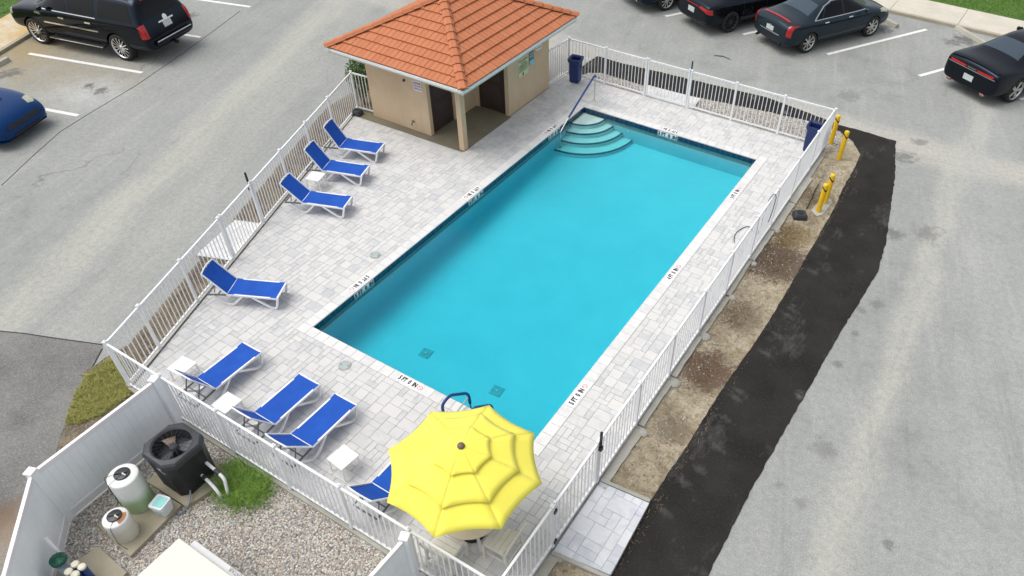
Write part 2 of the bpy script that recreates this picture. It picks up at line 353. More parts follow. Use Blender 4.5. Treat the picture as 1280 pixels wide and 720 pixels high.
MT['footing'] = m_concrete('footing_concrete', (.34, .33, .29), (.48, .47, .42), (.22, .19, .13), .6)
MT['line'] = m_line()
MT['lawn'] = m_grass('lawn_soil', (.055, .13, .016), (.085, .18, .022), (.13, .23, .04))
MT['drylawn'] = m_grass('dry_lawn', (.13, .15, .03), (.26, .23, .06), (.38, .30, .16))
MT['blade'] = m_blade('grass_blade', (.05, .15, .012), (.17, .31, .04))
MT['dryblade'] = m_blade('dry_grass_blade', (.12, .19, .02), (.48, .41, .12))
MT['weedblade'] = m_blade('weed_blade', (.06, .17, .015), (.27, .42, .06))
MT['leaf'] = m_blade('shrub_leaf', (.02, .07, .008), (.09, .20, .02))
MT['deadblade'] = m_blade('dead_weed', (.09, .05, .03), (.30, .21, .10))
MT['bark'] = plain('bark', (.12, .085, .05), .9, .3, 12)
MT['pvc'] = plain('white_pvc', (.82, .82, .82), .35, .04)
MT['cbox'] = plain('cream_steel', (.68, .66, .58), .5, .05, 2)
MT['cboxside'] = plain('pale_grey_steel', (.62, .62, .61), .5, .05, 2)
MT['tank1'] = m_tank('translucent_tank_green', (.40, .55, .33), (.78, .80, .76))
MT['tank2'] = m_tank('translucent_tank_clear', (.62, .60, .50), (.78, .78, .76))
MT['lid'] = plain('black_lid', (.03, .033, .04), .4, .2)
MT['rust'] = plain('rust_deposit', (.45, .20, .07), .8, .3, 20)
MT['teal'] = plain('teal_lid', (.28, .66, .62), .45, .1)
MT['bucket'] = plain('white_bucket', (.72, .76, .77), .4, .06)
MT['green'] = plain('green_lid', (.006, .10, .06), .4, .2)
MT['bluetube'] = plain('blue_tube', (.01, .05, .22), .35, .1)
MT['cyl'] = plain('grey_translucent', (.42, .47, .52), .35, .08)
MT['creamcap'] = plain('cream_cap', (.74, .70, .55), .5, .06)
MT['paintblack'] = m_carpaint('black_paint', (.006, .006, .007)); MT['paintblue'] = m_carpaint('blue_paint', (.003, .03, .12), .25)
MT['paintgrey'] = m_carpaint('dark_grey_paint', (.016, .024, .028), .3); MT['paintnavy'] = m_carpaint('dark_navy_paint', (.006, .008, .016), .1)
MT['glass'] = plain('tinted_glass', (.002, .003, .004), .04, .0, 1, spec=.22)
MT['rearglass'] = plain('rear_glass', (.035, .055, .075), .08, .0, 1, spec=.6)
MT['chrome'] = plain('chrome', (.72, .72, .72), .12, .05, 3, metal=1)
MT['rimsilver'] = plain('rim_silver', (.55, .55, .53), .28, .08, 6, metal=.8)
MT['rimblack'] = plain('rim_black', (.02, .02, .02), .3)
MT['tyre'] = plain('tyre_rubber', (.018, .018, .018), .8, .2, 10)
MT['redlens'] = plain('red_lens', (.42, .008, .010), .15, .1, 10, coat=.5)
MT['clearlens'] = plain('headlamp_lens', (.42, .42, .32), .12, .3, 14, coat=.6)
MT['trimblack'] = plain('black_trim', (.012, .012, .013), .6)
MT['plate'] = plain('licence_plate', (.55, .60, .58), .4, .25, 30)
MT['interior'] = plain('car_interior', (.10, .10, .09), .8)

# ------------------------------------------------------------------ mesh helpers
class MB:
    def __init__(s): s.v = []; s.f = []; s.t = []; s.smooth = []
    def face(s, pts, tone=0., sm=False):
        i = len(s.v); s.v += [tuple(p) for p in pts]; s.f.append(list(range(i, i+len(pts)))); s.t.append(tone); s.smooth.append(sm)
    def faces(s, pts, fs, tone=0., sm=False):
        i = len(s.v); s.v += [tuple(p) for p in pts]
        for f in fs: s.f.append([i+k for k in f]); s.t.append(tone); s.smooth.append(sm)
    def box(s, c, d, rz=0., tone=0., bev=0.):
        cx, cy, cz = c; dx, dy, dz = d[0]/2, d[1]/2, d[2]/2; ca, sa = cos(rz), sin(rz)
        P = []
        if bev <= 0:
            lv = [(-dz, dx, dy), (dz, dx, dy)]
        else:
            lv = [(-dz, dx-bev, dy-bev), (-dz+bev, dx, dy), (dz-bev, dx, dy), (dz, dx-bev, dy-bev)]
        for z, ax, ay in lv:
            for x, y in ((-ax, -ay), (ax, -ay), (ax, ay), (-ax, ay)): P.append((cx+x*ca-y*sa, cy+x*sa+y*ca, cz+z))
        fs = [(3, 2, 1, 0)]; n = len(lv)
        for k in range(n-1):
            for j in range(4): fs.append((4*k+j, 4*k+(j+1) % 4, 4*k+4+(j+1) % 4, 4*k+4+j))
        b = 4*(n-1); fs.append((b, b+1, b+2, b+3)); s.faces(P, fs, tone)
    def bar(s, p, q, w, h=None, upv=(0, 0, 1), tone=0.):
        h = h or w; p, q = Vector(p), Vector(q); d = (q-p).normalized(); u = Vector(upv)
        if abs(d.dot(u)) > .98: u = Vector((1, 0, 0))
        r = d.cross(u).normalized(); u = r.cross(d).normalized(); P = []
        for c in (p, q):
            for a, b in ((-1, -1), (1, -1), (1, 1), (-1, 1)): P.append(c+r*a*w/2+u*b*h/2)
        s.faces(P, [(3, 2, 1, 0), (4, 5, 6, 7), (0, 1, 5, 4), (1, 2, 6, 5), (2, 3, 7, 6), (3, 0, 4, 7)], tone)
    def tube(s, pts, r, n=10, smooth=True, cap=True):
        pts = [Vector(p) for p in pts]; R = r if isinstance(r, (list, tuple)) else [r]*len(pts); P = []; pu = None
        for i, p in enumerate(pts):
            d = (pts[min(i+1, len(pts)-1)]-pts[max(i-1, 0)]).normalized()
            u = pu if pu is not None else (Vector((0, 0, 1)) if abs(d.z) < .9 else Vector((1, 0, 0)))
            a = d.cross(u).normalized(); b = a.cross(d).normalized(); pu = b
            for k in range(n): t = 2*pi*k/n; P.append(p+a*cos(t)*R[i]+b*sin(t)*R[i])
        fs = [(i*n+k, i*n+(k+1) % n, (i+1)*n+(k+1) % n, (i+1)*n+k) for i in range(len(pts)-1) for k in range(n)]
        s.faces(P, fs, 0, smooth)
        if cap: s.face([P[k] for k in range(n)][::-1]); s.face(P[-n:])
    def lathe(s, prof, c=(0, 0, 0), n=32, axis='z', smooth=True, capb=True, capt=True):
        P = []
        for r, z in prof:
            for k in range(n):
                t = 2*pi*k/n; a, b = r*cos(t), r*sin(t)
                P.append((c[0]+a, c[1]+b, c[2]+z) if axis == 'z' else (c[0]+a, c[1]+z, c[2]+b))
        m = len(prof); fs = [(i*n+k, i*n+(k+1) % n, (i+1)*n+(k+1) % n, (i+1)*n+k) for i in range(m-1) for k in range(n)]
        s.faces(P, fs, 0, smooth)
        if capb: s.face(P[:n][::-1])
        if capt: s.face(P[-n:])
    def prism(s, poly, z0, z1, tone=0.):
        n = len(poly); P = [(x, y, z0) for x, y in poly]+[(x, y, z1) for x, y in poly]
        s.faces(P, [tuple(range(n))[::-1], tuple(range(n, 2*n))]+[(i, (i+1) % n, n+(i+1) % n, n+i) for i in range(n)], tone)
    def xf(s, M):
        s.v = [tuple(M @ Vector(p)) for p in s.v]; return s
    def build(s, name, mat, parent=None, loc=None, rz=0., bevel=0., tri=False):
        me = bpy.data.meshes.new(name); me.from_pydata(s.v, [], s.f); me.validate(clean_customdata=False)
        if len(me.polygons) == len(s.t):
            at = me.attributes.new('tone', 'FLOAT', 'FACE'); at.data.foreach_set('value', s.t)
            me.polygons.foreach_set('use_smooth', s.smooth)
        bm = bmesh.new(); bm.from_mesh(me)
        if bevel: 
            bmesh.ops.remove_doubles(bm, verts=bm.verts, dist=1e-5)
        bmesh.ops.recalc_face_normals(bm, faces=bm.faces); bm.to_mesh(me); bm.free()
        me.materials.append(mat); o = bpy.data.objects.new(name, me); COL.objects.link(o)
        if bevel: md = o.modifiers.new('bevel', 'BEVEL'); md.width = bevel; md.segments = 2; md.limit_method = 'ANGLE'
        if parent is not None: o.parent = parent
        if loc is not None: o.location = loc
        o.rotation_euler.z = rz
        return o
def tag(o, label=None, cat=None, group=None, kind=None):
    if label: o['label'] = label
    if cat: o['category'] = cat
    if group: o['group'] = group
    if kind: o['kind'] = kind
    return o
def thing(name, label, cat, loc=(0, 0, 0), rz=0., group=None):
    o = bpy.data.objects.new(name, None); COL.objects.link(o); o.location = loc; o.rotation_euler = (0, 0, rz); o.empty_display_size = .2
    return tag(o, label, cat, group)
def struct(name, mb, mat): return tag(mb.build(name, mat), kind='structure')
def dup(root, loc, rz, label):
    def cp(o, par):
        c = o.copy(); COL.objects.link(c)
        if par is not None: c.parent = par
        for ch in list(KIDS.get(o.name, [])): cp(ch, c)
        return c
    KIDS = {}
    for o in bpy.data.objects:
        if o.parent: KIDS.setdefault(o.parent.name, []).append(o)
    r = cp(root, None); r.location = loc; r.rotation_euler = (0, 0, rz); r['label'] = label
    return r
def clip(poly, cl):
    "clip polygon by convex counter-clockwise polygon"
    out = list(poly)
    for i in range(len(cl)):
        a, b = cl[i], cl[(i+1) % len(cl)]; inp = out; out = []
        if not inp: return []
        def side(p): return (b[0]-a[0])*(p[1]-a[1])-(b[1]-a[1])*(p[0]-a[0])
        for j in range(len(inp)):
            p, q = inp[j], inp[(j+1) % len(inp)]; sp, sq = side(p), side(q)
            if sp >= 0: out.append(p)
            if sp*sq < 0:
                t = sp/(sp-sq); out.append((p[0]+(q[0]-p[0])*t, p[1]+(q[1]-p[1])*t))
    return out
def text_mb(s, size, w=1., bold=.0, ext=.0):
    cu = bpy.data.curves.new('txt', 'FONT'); cu.body = s; cu.size = size; cu.align_x = 'CENTER'; cu.align_y = 'CENTER'; cu.offset = bold; cu.resolution_u = 2
    o = bpy.data.objects.new('txt', cu); COL.objects.link(o); dg = bpy.context.evaluated_depsgraph_get(); me = bpy.data.meshes.new_from_object(o.evaluated_get(dg))
    mb = MB(); mb.faces([(v.co.x*w, v.co.y, ext) for v in me.vertices], [tuple(p.vertices) for p in me.polygons])
    bpy.data.objects.remove(o); bpy.data.curves.remove(cu); bpy.data.meshes.remove(me); return mb
def frame(o, r, u):
    "matrix: local x->r, y->u, z->r x u at origin o"
    r, u = Vector(r).normalized(), Vector(u).normalized(); n = r.cross(u)
    return Matrix(((r.x, u.x, n.x, o[0]), (r.y, u.y, n.y, o[1]), (r.z, u.z, n.z, o[2]), (0, 0, 0, 1)))
LOT = -.10
def sheet(name, poly, z, mat, thick=.0):
    mb = MB()
    if thick: mb.prism(poly, z-thick, z)
    else: mb.face([(x, y, z) for x, y in poly])
    return struct(name, mb, mat)
def wobble(poly, amp, step=.12, seed=1):
    R = random.Random(seed); out = []
    for i in range(len(poly)):
        a, b = poly[i], poly[(i+1) % len(poly)]; L = math.hypot(b[0]-a[0], b[1]-a[1]); n = max(1, int(L/step))
        for k in range(n):
            t = k/n; j = 0 if k == 0 and False else amp
            out.append((a[0]+(b[0]-a[0])*t+R.uniform(-j, j), a[1]+(b[1]-a[1])*t+R.uniform(-j, j)))
    return out
def inpoly(x, y, poly):
    r = False; n = len(poly)
    for i in range(n):
        x1, y1 = poly[i]; x2, y2 = poly[(i+1) % n]
        if (y1 > y) != (y2 > y) and x < (x2-x1)*(y-y1)/(y2-y1)+x1: r = not r
    return r
def blades(poly, n, h, wd, z, R, lean=.5, dens=None):
    mb = MB(); xs = [p[0] for p in poly]; ys = [p[1] for p in poly]; k = 0; tries = 0
    while k < n and tries < n*20:
        tries += 1
        x, y = R.uniform(min(xs), max(xs)), R.uniform(min(ys), max(ys))
        if not inpoly(x, y, poly): continue
        if dens and R.random() > dens(x, y): continue
        k += 1; a = R.uniform(0, 2*pi); hh = h*R.uniform(.5, 1.2); w2 = wd/2*R.uniform(.7, 1.3); l = hh*lean*R.uniform(.2, 1.4); b = a+R.uniform(-1, 1)
        c, s_ = cos(a)*w2, sin(a)*w2; lx, ly = -sin(b)*l, cos(b)*l
        mb.faces([(x-c, y-s_, z), (x+c, y+s_, z), (x+c*.7+lx*.4, y+s_*.7+ly*.4, z+hh*.6), (x-c*.7+lx*.4, y-s_*.7+ly*.4, z+hh*.6), (x+lx, y+ly, z+hh)], [(0, 1, 2, 3), (3, 2, 4)], R.random())
    return mb

# ================================================================== SETTING
PW, PL = 5.137, 10.414                                  # pool
mb = MB(); S = 260; hole = (-5.4, 6.6, -6.2, 12.2)
# one asphalt sheet with an opening under the raised deck
hx0, hx1, hy0, hy1 = -.8, 5.9, -.8, 11.2
for a, b, c, d in ((-S, hx0, -S, S), (hx1, S, -S, S), (hx0, hx1, -S, hy0), (hx0, hx1, hy1, S)):
    mb.face([(a, c, LOT), (b, c, LOT), (b, d, LOT), (a, d, LOT)])
struct('parking_lot_ground', mb, MT['lot'])
kerbline = [GP(x, y, LOT) for x, y in ((128, 436), (112, 466), (95, 493), (84, 525), (72, 562), (66, 600))]
old = [GP(0, 414, LOT), GP(30, 417, LOT), GP(70, 423, LOT), GP(128, 431, LOT)]
oldp = [(-9, -2.55), (-6.5, -3.0)]+old+kerbline+[(-.9, -4.7), (-.3, -4.9), (1.1, -6.25), (3.2, -8), (2, -14), (-9, -14)]
sheet('old_road', oldp, LOT+.004, MT['old'])
inner = [GP(x, y, LOT) for x, y in ((727, 95), (737, 91.5), (751, 91.7), (805, 107.8), (880, 124), (960, 140.5), (1020, 154), (1050, 165), (1066, 178), (1075, 194), (1069, 208), (1055, 233), (1041, 264), (1020, 300), (968, 390), (938, 436), (900, 490), (858, 558), (811, 628), (762, 720))]
outer = [GP(x, y, LOT) for x, y in ((719, 90), (733, 79), (746.7, 70.3), (780, 80), (820, 89), (890, 106), (959, 122), (1010, 141), (1048, 156), (1085, 166), (1119.7, 176.5), (1119, 200), (1119, 221), (1113, 262), (1107, 306), (1097, 340), (1078, 372), (1060, 400), (1030, 452), (1000, 505), (970, 558), (940, 610), (912, 666), (885, 720))]
stripp = wobble(outer+[(8.62, -1.6), (8.6, -4), (7.4, -4)]+inner[::-1], .012, .1, 3)
sheet('new_asphalt_strip', stripp, LOT+.008, MT['new'])
dirtp = wobble(inner[3:19]+[(7.35, -1.4), (7.32, -3.2), (6.2, -3.2), (6.2, 11.7), (.4, 11.7)], .01, .15, 4)
mb = MB(); mb.face([(x, y, LOT+.012) for x, y in dirtp]); dirt = struct('dirt_verge', mb, MT['dirt'])
farv = wobble(inner[:8]+[(6.7, 12.3), (6.35, 11.95), (6.3, 11.8), (-1.5, 11.8), (-1.5, 12.1)], .01, .15, 8)
sheet('gravel_verge', farv, LOT+.016, MT['gravel'])
# left mulch bed and front-left verge
FL0, FL1 = Vector((-1.65, -2.81, 0)), Vector((-5.22, 6.88, 0))      # fence line on the left
dl = (FL1-FL0).normalized(); nl = Vector((-dl.y, dl.x, 0))             # nl points outward (to -x)
if nl.x > 0: nl = -nl
mul = [tuple((FL0+nl*.0)[:2]), tuple((FL1+nl*.0)[:2]), (-4.7, 8.9), (-6.2, 8.9), tuple((FL1+nl*.95)[:2]), tuple((FL0+dl*1.0+nl*.72)[:2]), tuple((FL0+nl*1.15+dl*.1)[:2])]
sheet('mulch_bed', wobble(mul, .02, .15, 5), LOT+.02, MT['mulch'])
mb = MB()
for pl in (old, kerbline):
    for p, q in zip(pl[:-1], pl[1:]): mb.bar((p[0], p[1], LOT+.006), (q[0], q[1], LOT+.006), .022, .004)
seam2 = [GP(x, y, LOT) for x, y in ((2, 232), (40, 196), (75, 165), (110, 143), (140, 125), (170, 107), (205, 83), (235, 62), (268, 38), (300, 14))]
for p, q in zip(seam2[:-1], seam2[1:]): mb.bar((p[0], p[1], LOT+.005), (q[0], q[1], LOT+.005), .014, .003)
struct('road_seam', mb, plain('seam_dark', (.03, .03, .028), .95, .3, 20))
vp = [(-1.6, -2.75), tuple((FL0+nl*1.0+dl*.1)[:2])]+kerbline[1:]+[(-.9, -4.75), (-.2, -4.9), (-.3, -2.75)]
sheet('leafy_verge', wobble(vp, .01, .15, 6), LOT+.022, MT['mulch'])
gp = [GP(x, y, LOT) for x, y in ((146, 446), (126, 458), (110, 470), (95, 493), (88, 515), (82, 532), (100, 531), (125, 521), (150, 505), (175, 487), (165, 470))]
sheet('dry_grass_ground', wobble(gp, .02, .1, 9), LOT+.026, MT['drylawn'])
R1 = random.Random(3)
mb = blades(gp, 9000, .05, .007, LOT+.026, R1, 1.6, lambda x, y: .35+.65*(sin(x*19+y*7)*sin(y*23-x*5) > -.2)); tag(mb.build('dry_grass', MT['dryblade']), kind='stuff', label='patch of yellow green dry grass beside the fence corner')
# raised deck : pavers
OUT = [(-1.62, -2.80), (6.44, -2.80), (6.44, 11.95), (-1.6, 11.95), (-1.6, 6.6), (-5.12, 6.6)]
CLIPS = [[(-1.60, -2.79), (6.42, -2.79), (6.42, 11.93), (-6.98, 11.93)]]   # convex outline, left side slanted with the fence
cw = .225
x0, x1, y0, y1 = -cw, PW+cw, -cw, PL+cw
nx, ny = 51, 100; mx, my = (x1-x0)/nx, (y1-y0)/ny
def paver_field(rect, holes, clips, ox, oy, mx, my, z, R, gap=.0045, mb=None, thick=.02):
    mb = mb or MB(); i0, i1 = int(math.floor((rect[0]-ox)/mx)), int(math.ceil((rect[1]-ox)/mx)); j0, j1 = int(math.floor((rect[2]-oy)/my)), int(math.ceil((rect[3]-oy)/my))
    used = set()
    def free(i, j):
        if (i, j) in used: return False
        x, y = ox+(i+.5)*mx, oy+(j+.5)*my
        return not any(h[0] < x < h[1] and h[2] < y < h[3] for h in holes)
    for j in range(j0, j1):
        for i in range(i0, i1):
            if not free(i, j): continue
            opts = [(2, 2)]*6+[(2, 1)]*4+[(1, 2)]*3+[(3, 2)]*3+[(1, 1)]
            R.shuffle(opts)
            for a, b in opts+[(1, 1)]:
                if all(free(i+p, j+q) for p in range(a) for q in range(b)): break
            for p in range(a):
                for q in range(b): used.add((i+p, j+q))
            xa, xb, ya, yb = ox+i*mx+gap/2, ox+(i+a)*mx-gap/2, oy+j*my+gap/2, oy+(j+b)*my-gap/2
            poly = [(xa, ya), (xb, ya), (xb, yb), (xa, yb)]
            for c in clips: poly = clip(poly, c)
            if len(poly) < 3: continue
            zz = z+R.uniform(-.0012, .0012); tn = R.random(); cxx = sum(p[0] for p in poly)/len(poly); cyy = sum(p[1] for p in poly)/len(poly)
            top = []; n = len(poly)
            for p in poly:
                dx, dy = cxx-p[0], cyy-p[1]; L = math.hypot(dx, dy) or 1; top.append((p[0]+dx/L*.006, p[1]+dy/L*.006, zz))
            P = top+[(p[0], p[1], zz-.004) for p in poly]+[(p[0], p[1], zz-thick) for p in poly]
            fs = [tuple(range(n))]+[(k, (k+1) % n, n+(k+1) % n, n+k)[::-1] for k in range(n)]+[(n+k, n+(k+1) % n, 2*n+(k+1) % n, 2*n+k)[::-1] for k in range(n)]
            mb.faces(P, fs, tn)
    return mb
RP = random.Random(21)
BX0, BX1, BY0, BY1 = -4.60, -1.45, 6.85, 10.87         # pool house
deck_clip = [(-1.60, -2.78), (6.42, -2.78), (6.42, 11.92), (-7.05, 11.92)]
mb = paver_field((-5.6, 6.5, -2.9, 12), [(x0, x1, y0, y1), (-7, -1.38, 6.66, 10.9), (-7, -1.7, 10.8, 12)], [deck_clip], x0, y0, mx, my, 0, RP)
struct('paver_deck', mb, MT['paver'])
# sand bed / slab below the pavers, with a concrete edge
mb = MB()
def ringbox(mb, o, i, z0, z1):
    (a0, a1, b0, b1), (c0, c1, d0, d1) = o, i
    for p in ([(a0, b0), (a1, b0), (a1, d0), (a0, d0)], [(a0, d1), (a1, d1), (a1, b1), (a0, b1)], [(a0, d0), (c0, d0), (c0, d1), (a0, d1)], [(c1, d0), (a1, d0), (a1, d1), (c1, d1)]): mb.prism(p, z0, z1)
ringbox(mb, (-1.58, 6.43, -2.79, 11.93), (-.02, PW+.02, -.02, PL+.02), -.3, -.009)
mb.prism([(-1.581, -2.79), (-1.581, 6.9), (-5.13, 6.9)], -.3, -.009)
struct('deck_bed', mb, MT['joint'])
mb = MB()
R2 = random.Random(5); y = -2.81
while y < 11.95:                                           # rough footing outside the right fence
    L = R2.uniform(1.25, 1.4); yy = min(11.95, y+L-.03); wd = R2.uniform(.07, .16)
    mb.prism(wobble([(6.432, y), (6.45+wd, y), (6.45+wd*R2.uniform(.7, 1.2), yy), (6.432, yy)], .008, .12, int(y*10)+99), -.16, R2.uniform(-.055, -.035)); y = yy+.03
struct('footing', mb, MT['footing'])
mb = MB()
for k in range(8):
    yy = -1.48+1.335*k+R2.uniform(-.04, .04); r = R2.uniform(.06, .105)
    mb.lathe([(r*1.15, -.1), (r*1.1, -.03), (r*.7, .0), (r*.2, .012)], (6.56+R2.uniform(0, .04), yy, -.03), 9, smooth=False, capb=False)
struct('post_footings', mb, MT['footing'])
# kerb stones along the left fence
mb = MB(); mb.bar(FL0+nl*.04+Vector((0, 0, -.06)), FL1+nl*.04+Vector((0, 0, -.06)), .10, .115); struct('deck_kerb', mb, MT['footing'])
mb = MB(); mb.box((2.4, -2.835, -.07), (8.1, .06, .10)); mb.box((2.4, 11.975, -.07), (8.1, .06, .10)); struct('deck_edge', mb, MT['footing'])
# gate pads
def padpave(name, poly, z, mat, cl=None):
    xs = [p[0] for p in poly]; ys = [p[1] for p in poly]
    mb = paver_field((min(xs)-.1, max(xs)+.1, min(ys)-.1, max(ys)+.1), [], [poly], min(xs), min(ys), .15, .15, z, RP, gap=.0035, thick=.04)
    struct(name, mb, mat)
    m2 = MB(); m2.prism(poly, z-.09, z-.01); struct('pad_bed', m2, MT['joint'])
padpave('gate_pad', [(6.46, -1.52), (7.37, -1.40), (7.31, -.03), (6.46, -.10)], -.02, MT['padpaver'])
mb = MB(); mb.bar((6.46, -1.55, -.05), (7.36, -1.45, -.05), .06, .08); mb.bar((6.46, -.06, -.05), (7.3, .01, -.05), .06, .08); struct('pad_edging', mb, MT['footing'])
padpave('gate_pad', [(1.0, 11.99), (2.62, 11.99), (2.58, 12.68), (.92, 12.62)], -.02, MT['coping'])
p0, p1 = FL0+dl*3.6, FL0+dl*4.94
padpave('gate_pad', [tuple((p1+nl*.07)[:2]), tuple((p1+nl*.72)[:2]), tuple((p0+nl*.9)[:2]), tuple((p0+nl*.07)[:2])], -.02, MT['coping'])
# left walk & right walk, lawns, kerbs
def band(a, b, w1, w2, nrm):
    return [tuple((a+nrm*w1)[:2]), tuple((b+nrm*w1)[:2]), tuple((b+nrm*w2)[:2]), tuple((a+nrm*w2)[:2])]
WA, WB = Vector((*GP(0, 64, 0), 0)), Vector((*GP(40, 40, 0), 0)); dw = (WB-WA).normalized(); nw = Vector((-dw.y, dw.x, 0))
wa, wb = WA-dw*14, WB+dw*25
sheet('left_sidewalk', band(wa, wb, .12, 1.75, nw), 0, MT['walkL'], .2); sheet('left_kerb', band(wa, wb, 0, .117, nw), -.003, MT['kerb'], .2)
lawnL = band(wa, wb, 1.753, 30, nw); sheet('left_lawn', lawnL, .01, MT['lawn'], .2)
sheet('plant_bed', band(WA-dw*2, wb, 3.3, 5.5, nw), .02, MT['mulch'], .02)
VA, VB = Vector((*GP(1090, 7, 0), 0)), Vector((*GP(1280, 50, 0), 0)); dv = (VB-VA).normalized(); nv = Vector((-dv.y, dv.x, 0)); va, vb = VA-dv*25, VB+dv*25
sheet('right_kerb', band(va, vb, -.06, .06, nv), -.003, MT['kerb'], .2)
mbw = MB()
k0 = -25.0; off = (Vector((*GP(1113, 11, 0), 0))-VA).dot(dv)
while off > -25: off -= 2.3
while off < 32:                                            # slabs with open joints
    a, b = VA+dv*(off+.008), VA+dv*(off+2.3-.008); q = band(a, b, .068, 1.72, nv); mbw.prism(q, -.2, 0); off += 2.3
struct('right_sidewalk', mbw, MT['walk'])
lawnR = band(va, vb, 1.725, 30, nv); sheet('right_lawn', lawnR, .01, MT['lawn'], .2)
visL = band(WA-dw*3, WB+dw*4, 1.8, 4.0, nw); visR = band(VA, VB+dv*3, 1.78, 4.5, nv)
mb = blades(visL, 9000, .06, .012, .01, R1, .8); tag(mb.build('lawn_grass', MT['blade']), kind='stuff', label='bright green lawn grass beyond the left sidewalk')
mb = blades(visR, 16000, .06, .012, .01, R1, .8); tag(mb.build('lawn_grass', MT['blade']), kind='stuff', label='bright green lawn grass beyond the right sidewalk')
# painted bay lines
mb = MB()
def stripe(a, b, w=.13): 
    mb.face([(p[0], p[1], LOT+.006) for p in wobble([(q[0], q[1]) for q in ((a-nn*w/2), (b-nn*w/2), (b+nn*w/2), (a+nn*w/2))], .004, .2, 2)])
L1a, L1b = Vector((*GP(36, 67, LOT), 0)), Vector((*GP(178, 91, LOT), 0)); dL = (L1b-L1a).normalized(); nn = Vector((-dL.y, dL.x, 0))
for k in range(-3, 6):
    if k == 0: a, b = L1a, L1b
    else: b = L1b+nn*(2.70*k)+dL*.05*((k*7) % 3); a = b-dL*4.3
    stripe(a, b)
R3b, R3a = Vector((*GP(1034, 68, LOT), 0)), Vector((*GP(1158, 37, LOT), 0)); dR = (R3a-R3b).normalized(); nn = Vector((-dR.y, dR.x, 0)); ux = Vector((1, .012, 0)); 
px = (Vector((*GP(1149, 95, LOT), 0))-R3b)
for k in range(-4, 4):
    b = R3b+px*k; stripe(b, b+dR*(R3a-R3b).length)
struct('bay_lines', mb, MT['line'])

# ================================================================== POOL
pool = thing('swimming_pool', 'long rectangular turquoise swimming pool sunk into the pale paver deck', 'swimming pool', (0, 0, 0))
def zf(y): return -.95+(.30*min(1, max(0, (y-1.5)/8.5)))
mb = MB()
N = 12; ys = [PL*i/N for i in range(N+1)]; rr = .16
def ring(y):
    z = zf(y); out = [(0, y, -.26)]
    for k in range(5): a = pi/2*k/4; out.append((rr-rr*cos(a), y, z+rr-rr*sin(a)))
    for k in range(5): a = pi/2*k/4; out.append((PW-rr+rr*sin(a), y, z+rr-rr*cos(a)))
    out.append((PW, y, -.26)); return out
prev = ring(0)
for y in ys[1:]:
    cur = ring(y)
    for k in range(len(cur)-1): mb.face([prev[k], prev[k+1], cur[k+1], cur[k]])
    prev = cur
mb.face(ring(0)[::-1]); mb.face(ring(PL))
sh = mb.build('shell', MT['plaster'], pool)
for p in sh.data.polygons: p.use_smooth = False
mb = MB()                                                  # tile band
t_ = .012
for a, b in (((0, 0), (0, PL)), ((PW, PL), (PW, 0)), ((PW, 0), (0, 0)), ((0, PL), (PW, PL))):
    mb.face([(a[0], a[1], -.150), (b[0], b[1], -.150), (b[0], b[1], -.018), (a[0], a[1], -.018)])
mb.v = [(x+(t_ if x < 1 and x < PW/2 else 0)*(1 if x == 0 else 0)-(t_ if x == PW else 0), y+(t_ if y == 0 else 0)-(t_ if y == PL else 0), z) for x, y, z in mb.v]
mb.build('tile_band', MT['navytile'], pool)
mb = MB(); R3 = random.Random(4); g = .004                   # coping stones
def run(n, f):
    for k in range(n): f(k, n)
def cop(x0_, x1_, y0_, y1_): mb.box(((x0_+x1_)/2, (y0_+y1_)/2, -.012), (x1_-x0_-g, y1_-y0_-g, .034), 0, R3.random()*.7, .005)
nL = 44
for k in range(nL):
    ya, yb = PL*k/nL, PL*(k+1)/nL; cop(-cw+.002, .012, ya, yb); cop(PW-.012, PW+cw-.002, ya, yb)
nS = 24
for k in range(nS):
    xa, xb = -cw+(PW+2*cw)*k/nS, -cw+(PW+2*cw)*(k+1)/nS; cop(xa, xb, -cw+.002, .0); cop(xa, xb, PL, PL+cw-.002)
mb.build('coping', MT['coping'], pool)
# steps: quarter discs in the far left corner
arcs = [(.69, -.175), (.96, -.30), (1.25, -.43), (1.58, -.555)]
for i, (r, z) in enumerate(arcs):
    a = [(.014, PL-.014)]+[(.014+r*sin(t), PL-.014-r*cos(t)) for t in [pi/2*k/28 for k in range(29)]]
    mb = MB(); mb.prism(a, -.9 if i == 3 else arcs[i+1][1]-.05, z); st = mb.build('step', MT['steppl'], pool)
    mb = MB(); n = 28
    for k in range(n):
        t0, t1 = pi/2*k/n, pi/2*(k+1)/n
        for ri, ro, z0, z1 in ((r-.024, r+.006, z+.003, z+.003), (r+.006, r+.006, z-.035, z+.003)):
            if z0 == z1: mb.face([(.014+ri*sin(t0), PL-.014-ri*cos(t0), z0), (.014+ro*sin(t0), PL-.014-ro*cos(t0), z0), (.014+ro*sin(t1), PL-.014-ro*cos(t1), z0), (.014+ri*sin(t1), PL-.014-ri*cos(t1), z0)])
            else: mb.face([(.014+ri*sin(t0), PL-.014-ri*cos(t0), z0), (.014+ri*sin(t1), PL-.014-ri*cos(t1), z0), (.014+ri*sin(t1), PL-.014-ri*cos(t1), z1), (.014+ri*sin(t0), PL-.014-ri*cos(t0), z1)])
    mb.build('edge_tile', MT['steptile'], st)
drain_m = plain('drain_grate', (.36, .54, .55), .5, .3, 30)
for px_, py_ in ((532, 440), (621, 487)):
    gx, gy = GP(px_, py_, -.90); z = zf(gy); mb = MB(); mb.box((gx, gy, z+.012), (.24, .24, .02), .1, 0, .006)
    for k in range(6): mb.box((gx-.09+.036*k, gy, z+.026), (.016, .2, .01), .1)
    dr = mb.build('drain', drain_m, pool); mb = MB(); mb.lathe([(.022, 0), (.02, .01)], (gx, gy, z+.032), 12); mb.build('screw_cap', MT['marktile'], dr)
